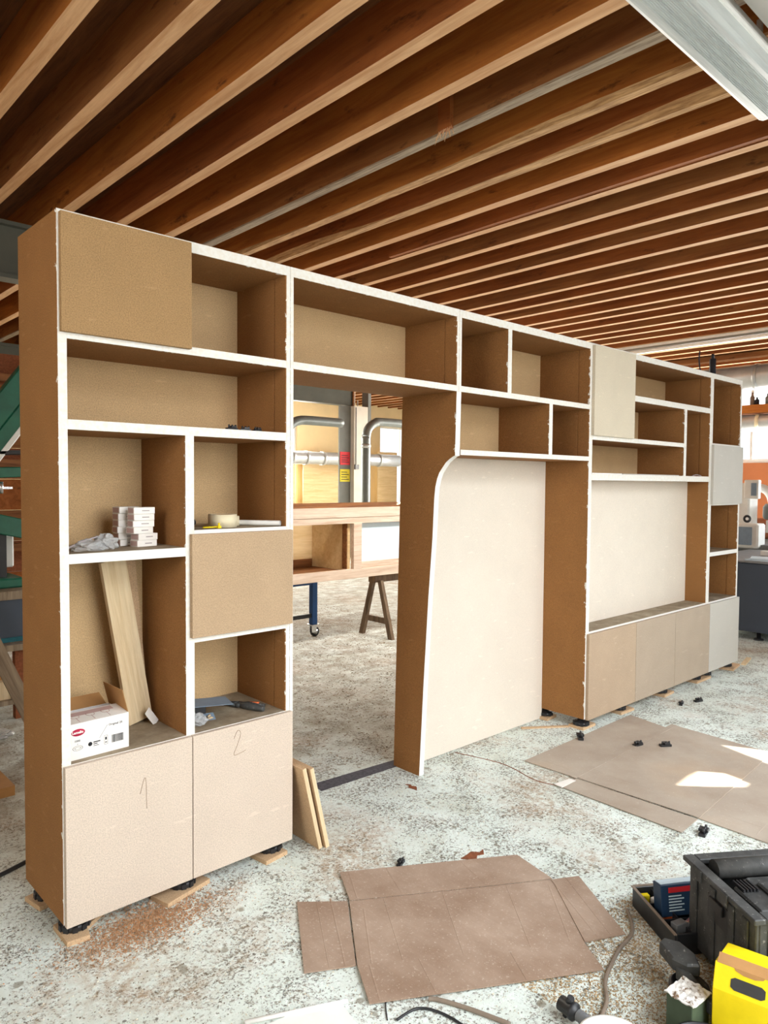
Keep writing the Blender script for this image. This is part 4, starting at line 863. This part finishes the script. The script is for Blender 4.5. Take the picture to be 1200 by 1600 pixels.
t = tag(bpart('orange_notice', None, 'orange', (11.25, 11.6, 11.97, 11.998, 1.45, 1.85)), 'small orange notice on the back wall right of the duct', 'sign')
t = tag(bpart('dark_hood', None, 'darksteel', (-.35, .25, -.2, .2, 0, 1.35)), 'dark machine hood at the left edge of the doorway view', 'machine'); t.location = (7.05, 9.0, 0)
bm = NB(); prism(bm, [(-.3, 1.35), (.25, 1.35), (-.28, 1.95)], 1, -.2, .2); obj('sloping_cover', bm, 'darksteel', t)

# ------------------------------------------------------------------ right: cabinet, milling machine, wall
t = thing('machine_cabinet', 'dark blue grey metal cabinet on feet beyond the narrow end unit', 'cabinet', (7.6, .1, 0), R(0)); L = t.location
bpart('body', t, 'bluedark', (6.95, 8.4, -.4, .9, .09, .80), off=L, bevel=.01); bpart('top', t, 'grey', (6.93, 8.42, -.42, .92, .80, .815), off=L)
for x, y in ((7.05, .30), (8.3, .8), (8.3, -.3), (7.05, -.3)):
    bm = NB(); lathe(bm, [(0, 0), (.05, 0), (.045, .015), (.02, .02), (.018, .09), (0, .09)], (x, y, 0), 16); obj('foot', bm, 'black', t, L)
for k, lb in enumerate(('pale blue folder lying lowest on the dark cabinet', 'pale blue folder on top of the other on the dark cabinet')):
    t = tag(bpart('folder', None, 'bluelight', (-.14, .14, -.17, .17, 0, .012)), lb, 'folder'); t.location = (7.14+.05*k, .27, .8155+.0125*k); t.rotation_euler.z = .3*k
t = tag(bpart('small_white_box', None, 'white', (-.05, .05, -.08, .08, 0, .05)), 'small white box on the dark cabinet behind the folders', 'box'); t.location = (7.75, .46, .8155)
t = thing('milling_machine', 'pale machine with motor head, handwheel and elbow pipe behind the end unit', 'machine', (9.2, 1.1, 0)); L = t.location
bpart('base', t, 'ductgrey', (8.9, 10.2, .6, 2.0, 0, .78), off=L); bpart('table', t, 'grey', (8.6, 10.3, .55, 2.1, .80, .86), off=L)
bpart('column', t, 'white', (8.9, 9.2, 1.12, 1.4, .86, 1.62), off=L, bevel=.02); bpart('control_box', t, 'white', (8.5, 8.75, .86, 1.12, .62+.2, 1.12), off=L, bevel=.02); bpart('panel', t, 'bluepaper', (8.47, 8.5, .93, 1.09, .86, 1.08), off=L)
bpart('display', t, 'white', (8.8, 8.9, .98, 1.15, 1.42, 1.66), off=L, bevel=.01); bpart('display_screen', t, 'bluepaper', (8.785, 8.8, 1.0, 1.06, 1.46, 1.62), off=L)
bm = NB(); tube(bm, curve_pts([(9.3, 1.28, 1.55), (9.3, 1.15, 1.56), (9.3, 1.05, 1.52), (9.3, .99, 1.42), (9.3, .98, 1.30)]), .055, 14); obj('elbow_pipe', bm, 'white', t, L)
bm = NB(); lathe(bm, [(0, 0), (.10, 0), (.12, .03), (.12, .16), (.09, .2), (0, .2)], (9.3, .97, 1.15), 20); obj('motor', bm, 'concretegrey', t, L); bpart('motor_box', t, 'white', (9.15, 9.3, .8, 1.0, .98, 1.14), off=L)
bm = NB(); lathe(bm, [(.04, 0), (.05, .01), (.04, .02), (.02, .01), (.04, 0)], (0, 0, 0), 18, 0, Matrix.Translation((8.7, 1.07, 1.17)) @ Matrix.Rotation(R(90), 4, 'Y')); obj('handwheel', bm, 'black', t, L)
for k, (x, y, z, l, lb) in enumerate(((9.7, .8, .862, .8, 'lowest of the logs behind the milling machine'), (9.85, .95, .862, .8, 'lowest rear log behind the milling machine'), (9.78, .88, 1.0, .7, 'topmost log behind the milling machine'))):
    bm = NB(); tube(bm, [(0, -l/2, .07), (0, l/2, .07)], .07, 14); t = tag(obj('timber_roll', bm, 'leaf'), lb, 'timber', 'round timbers on the machine table'); t.location = (x, y+.3, z)
t = tag(bpart('orange_board', None, 'orange', (13.9, 13.93, 1.6, 4.6, .5, 2.02)), 'orange board on the far right wall under the windows', 'board')
t = thing('ceiling_duct', 'large silver duct under the joists at the far right', 'duct', (11.2, 1.7, 3.25)); L = t.location
bm = NB(); tube(bm, [(11.2, -4, 3.28), (11.2, 6, 3.28)], .20, 24); obj('pipe', bm, 'duct', t, L)
for y in (0.6, 1.9, 3.2): bm = NB(); tube(bm, [(11.2, y-.03, 3.28), (11.2, y+.03, 3.28)], .21, 24); obj('joint_ring', bm, 'duct', t, L)
t = tag(bpart('wooden_lintel', None, 'joist_c', (10.7, 10.85, -5, 6, 3.52, 3.595)), 'light brown timber beam in front of the far silver duct', 'beam')
t = thing('wall_duct', 'silver duct with strap below the far wooden ledge at right', 'duct', (13.1, 2, 2.7)); L = t.location
bm = NB(); tube(bm, [(13.1, -1, 2.72), (13.1, 6, 2.72)], .155, 20); obj('pipe', bm, 'duct', t, L)
bm = NB(); tube(bm, [(13.1, 2.52, 2.72), (13.1, 2.58, 2.72)], .165, 20); obj('strap', bm, 'tape', t, L)
bpart('hanger', t, 'steelgrey', (12.86, 12.88, 4.4, 4.6, 2.7, 3.86), (12.87, 13.1, 4.49, 4.51, 2.7, 2.72), off=L)
t = tag(bpart('wooden_ledge', None, 'joist', (12.9, 13.3, -1, 6, 2.886, 3.03)), 'brown wooden ledge on the silver duct at the far right', 'ledge')
for k, (y, h, mt, lb) in enumerate(((2.68, .24, 'cable', 'taller brown bottle on the far wooden ledge'), (2.60, .15, 'ink', 'small dark bottle beside the taller bottle on the far ledge'), (2.42, .20, 'ductgrey', 'pale grey bottle on the far wooden ledge'))):
    bm = NB(); lathe(bm, [(0, 0), (.04, 0), (.04, h*.65), (.015, h*.8), (.015, h), (0, h)], (0, 0, 0), 14); t = tag(obj('bottle', bm, mt), lb, 'bottle', 'bottles on the far ledge'); t.location = (13.1, y, 3.031)

# ------------------------------------------------------------------ left strip: bench and green machine behind the tall unit
t = thing('workbench', 'workbench with blue grey apron behind the left end of the bookcase', 'workbench', (0.1, 3.0, 0)); L = t.location
bpart('worktop', t, 'plankgrey', (-1.6, .78, 2.6, 3.4, .81, .865), off=L); bpart('apron', t, 'bluedark', (-1.6, .76, 2.62, 2.65, .56, .81), off=L); bpart('lower_rail', t, 'teal', (-1.6, .76, 2.61, 2.66, .53, .56), off=L)
bpart('lower_board', t, 'plankgrey', (-1.6, .78, 2.6, 3.3, .47, .51), off=L)
for x in (-1.55, .62): bpart('leg', t, 'leaf', (x, x+.06, 2.66, 2.72, 0, .47), off=L); bpart('leg', t, 'leaf', (x, x+.06, 3.2, 3.26, 0, .47), off=L)
bpart('floor_shelf', t, 'plankgrey', (-1.49, .62, 2.66, 3.26, .10, .13), off=L)
t = tag(bpart('wooden_crate', None, 'pine', (-.2, .18, -.15, .15, 0, .12)), 'pale wooden crate on the floor shelf of the workbench', 'crate'); t.location = (.42, 2.85, .131)
t = tag(bpart('cardboard_carton', None, 'cardboard_in', (-.2, .16, -.1, .12, 0, .13)), 'brown carton on the pale crate under the workbench', 'box'); t.location = (.42, 2.86, .2515)
t = thing('green_saw', 'dark green saw with slanting guide arms on the workbench', 'saw', (.3, 2.95, .865)); L = t.location
bpart('base', t, 'greenm', (-.5, .72, 2.75, 3.1, .866, .93), off=L, bevel=.01); bpart('pillar', t, 'black', (.58, .63, 2.85, 2.95, .93, 1.35), off=L)
for (xa, za, xb, zb, th, mt) in ((.05, 1.30, .95, 2.56, .07, 'greenm'), (.05, 1.10, .95, 2.36, .045, 'greenm'), (.05, 1.00, .95, 2.26, .02, 'white'), (-.3, 1.60, 1.0, 1.66, .035, 'greenm'), (-.3, 1.74, 1.0, 1.79, .016, 'black'), (-.3, 1.52, .95, 1.20, .065, 'greenm')):
    d_ = Vector((xb-xa, zb-za)).normalized(); n_ = Vector((-d_.y, d_.x))*th
    bm = NB(); prism(bm, [(xa+n_.x, za+n_.y), (xb+n_.x, zb+n_.y), (xb-n_.x, zb-n_.y), (xa-n_.x, za-n_.y)], 1, 2.8, 2.9); obj('guide_arm', bm, mt, t, L, bevel=.006)
bpart('motor_cover', t, 'teal', (-.4, .56, 2.92, 3.05, 1.22, 1.36), off=L, bevel=.01); bpart('tank', t, 'white', (.58, .72, 3.0, 3.1, .98, 1.2), off=L, bevel=.01)
bm = NB(); lathe(bm, [(0, 0), (.015, 0), (.015, .08), (0, .08)], (.6, 2.85, 1.5), 10); box(bm, .53, .67, 2.84, 2.86, 1.53, 1.545); obj('wing_nut', bm, 'chrome', t, L)
t = thing('timber_rack', 'stacked brown boards on a rack behind the green saw', 'rack', (-.2, 4.3, 0)); L = t.location
for x in (-1.8, 1.25): bpart('post', t, 'leaf', (x, x+.08, 4.0, 4.08, 0, 2.6), off=L)
for k in range(9): bpart('board', t, ['oak_dark', 'joist_b', 'leaf'][k % 3], (-1.9, 1.45, 4.1, 4.13, .3+k*.26, .3+k*.26+.256), off=L)
for k in range(3): bpart('crossbar', t, 'oak_dark', (-1.9, 1.45, 4.0, 4.09, 1.0+k*.7, 1.06+k*.7), off=L)
A_, B_ = Vector((.92, 2.52, .36)), Vector((.36, 1.98, .03))
bm = NB(); box(bm, -.045, .045, -.012, .012, 0, 1.25); t = tag(obj('leaning_plank', bm, 'plankgrey'), 'weathered plank leaning against the workbench at the left edge', 'plank')
t.rotation_euler = (R(-22), R(-19), R(0)); t.location = (.60, 2.06, .012)
bag((.40, 2.35, .001), (.10, .07, .03), 'crumpled clear plastic on the floor below the leaning plank', 12)
t = tag(bpart('cardboard_box', None, 'cardboard_in', (-.5, .2, -.15, .15, 0, .05)), 'flat brown carton on the floor at the left edge', 'box'); t.location = (.05, 1.55, .0)
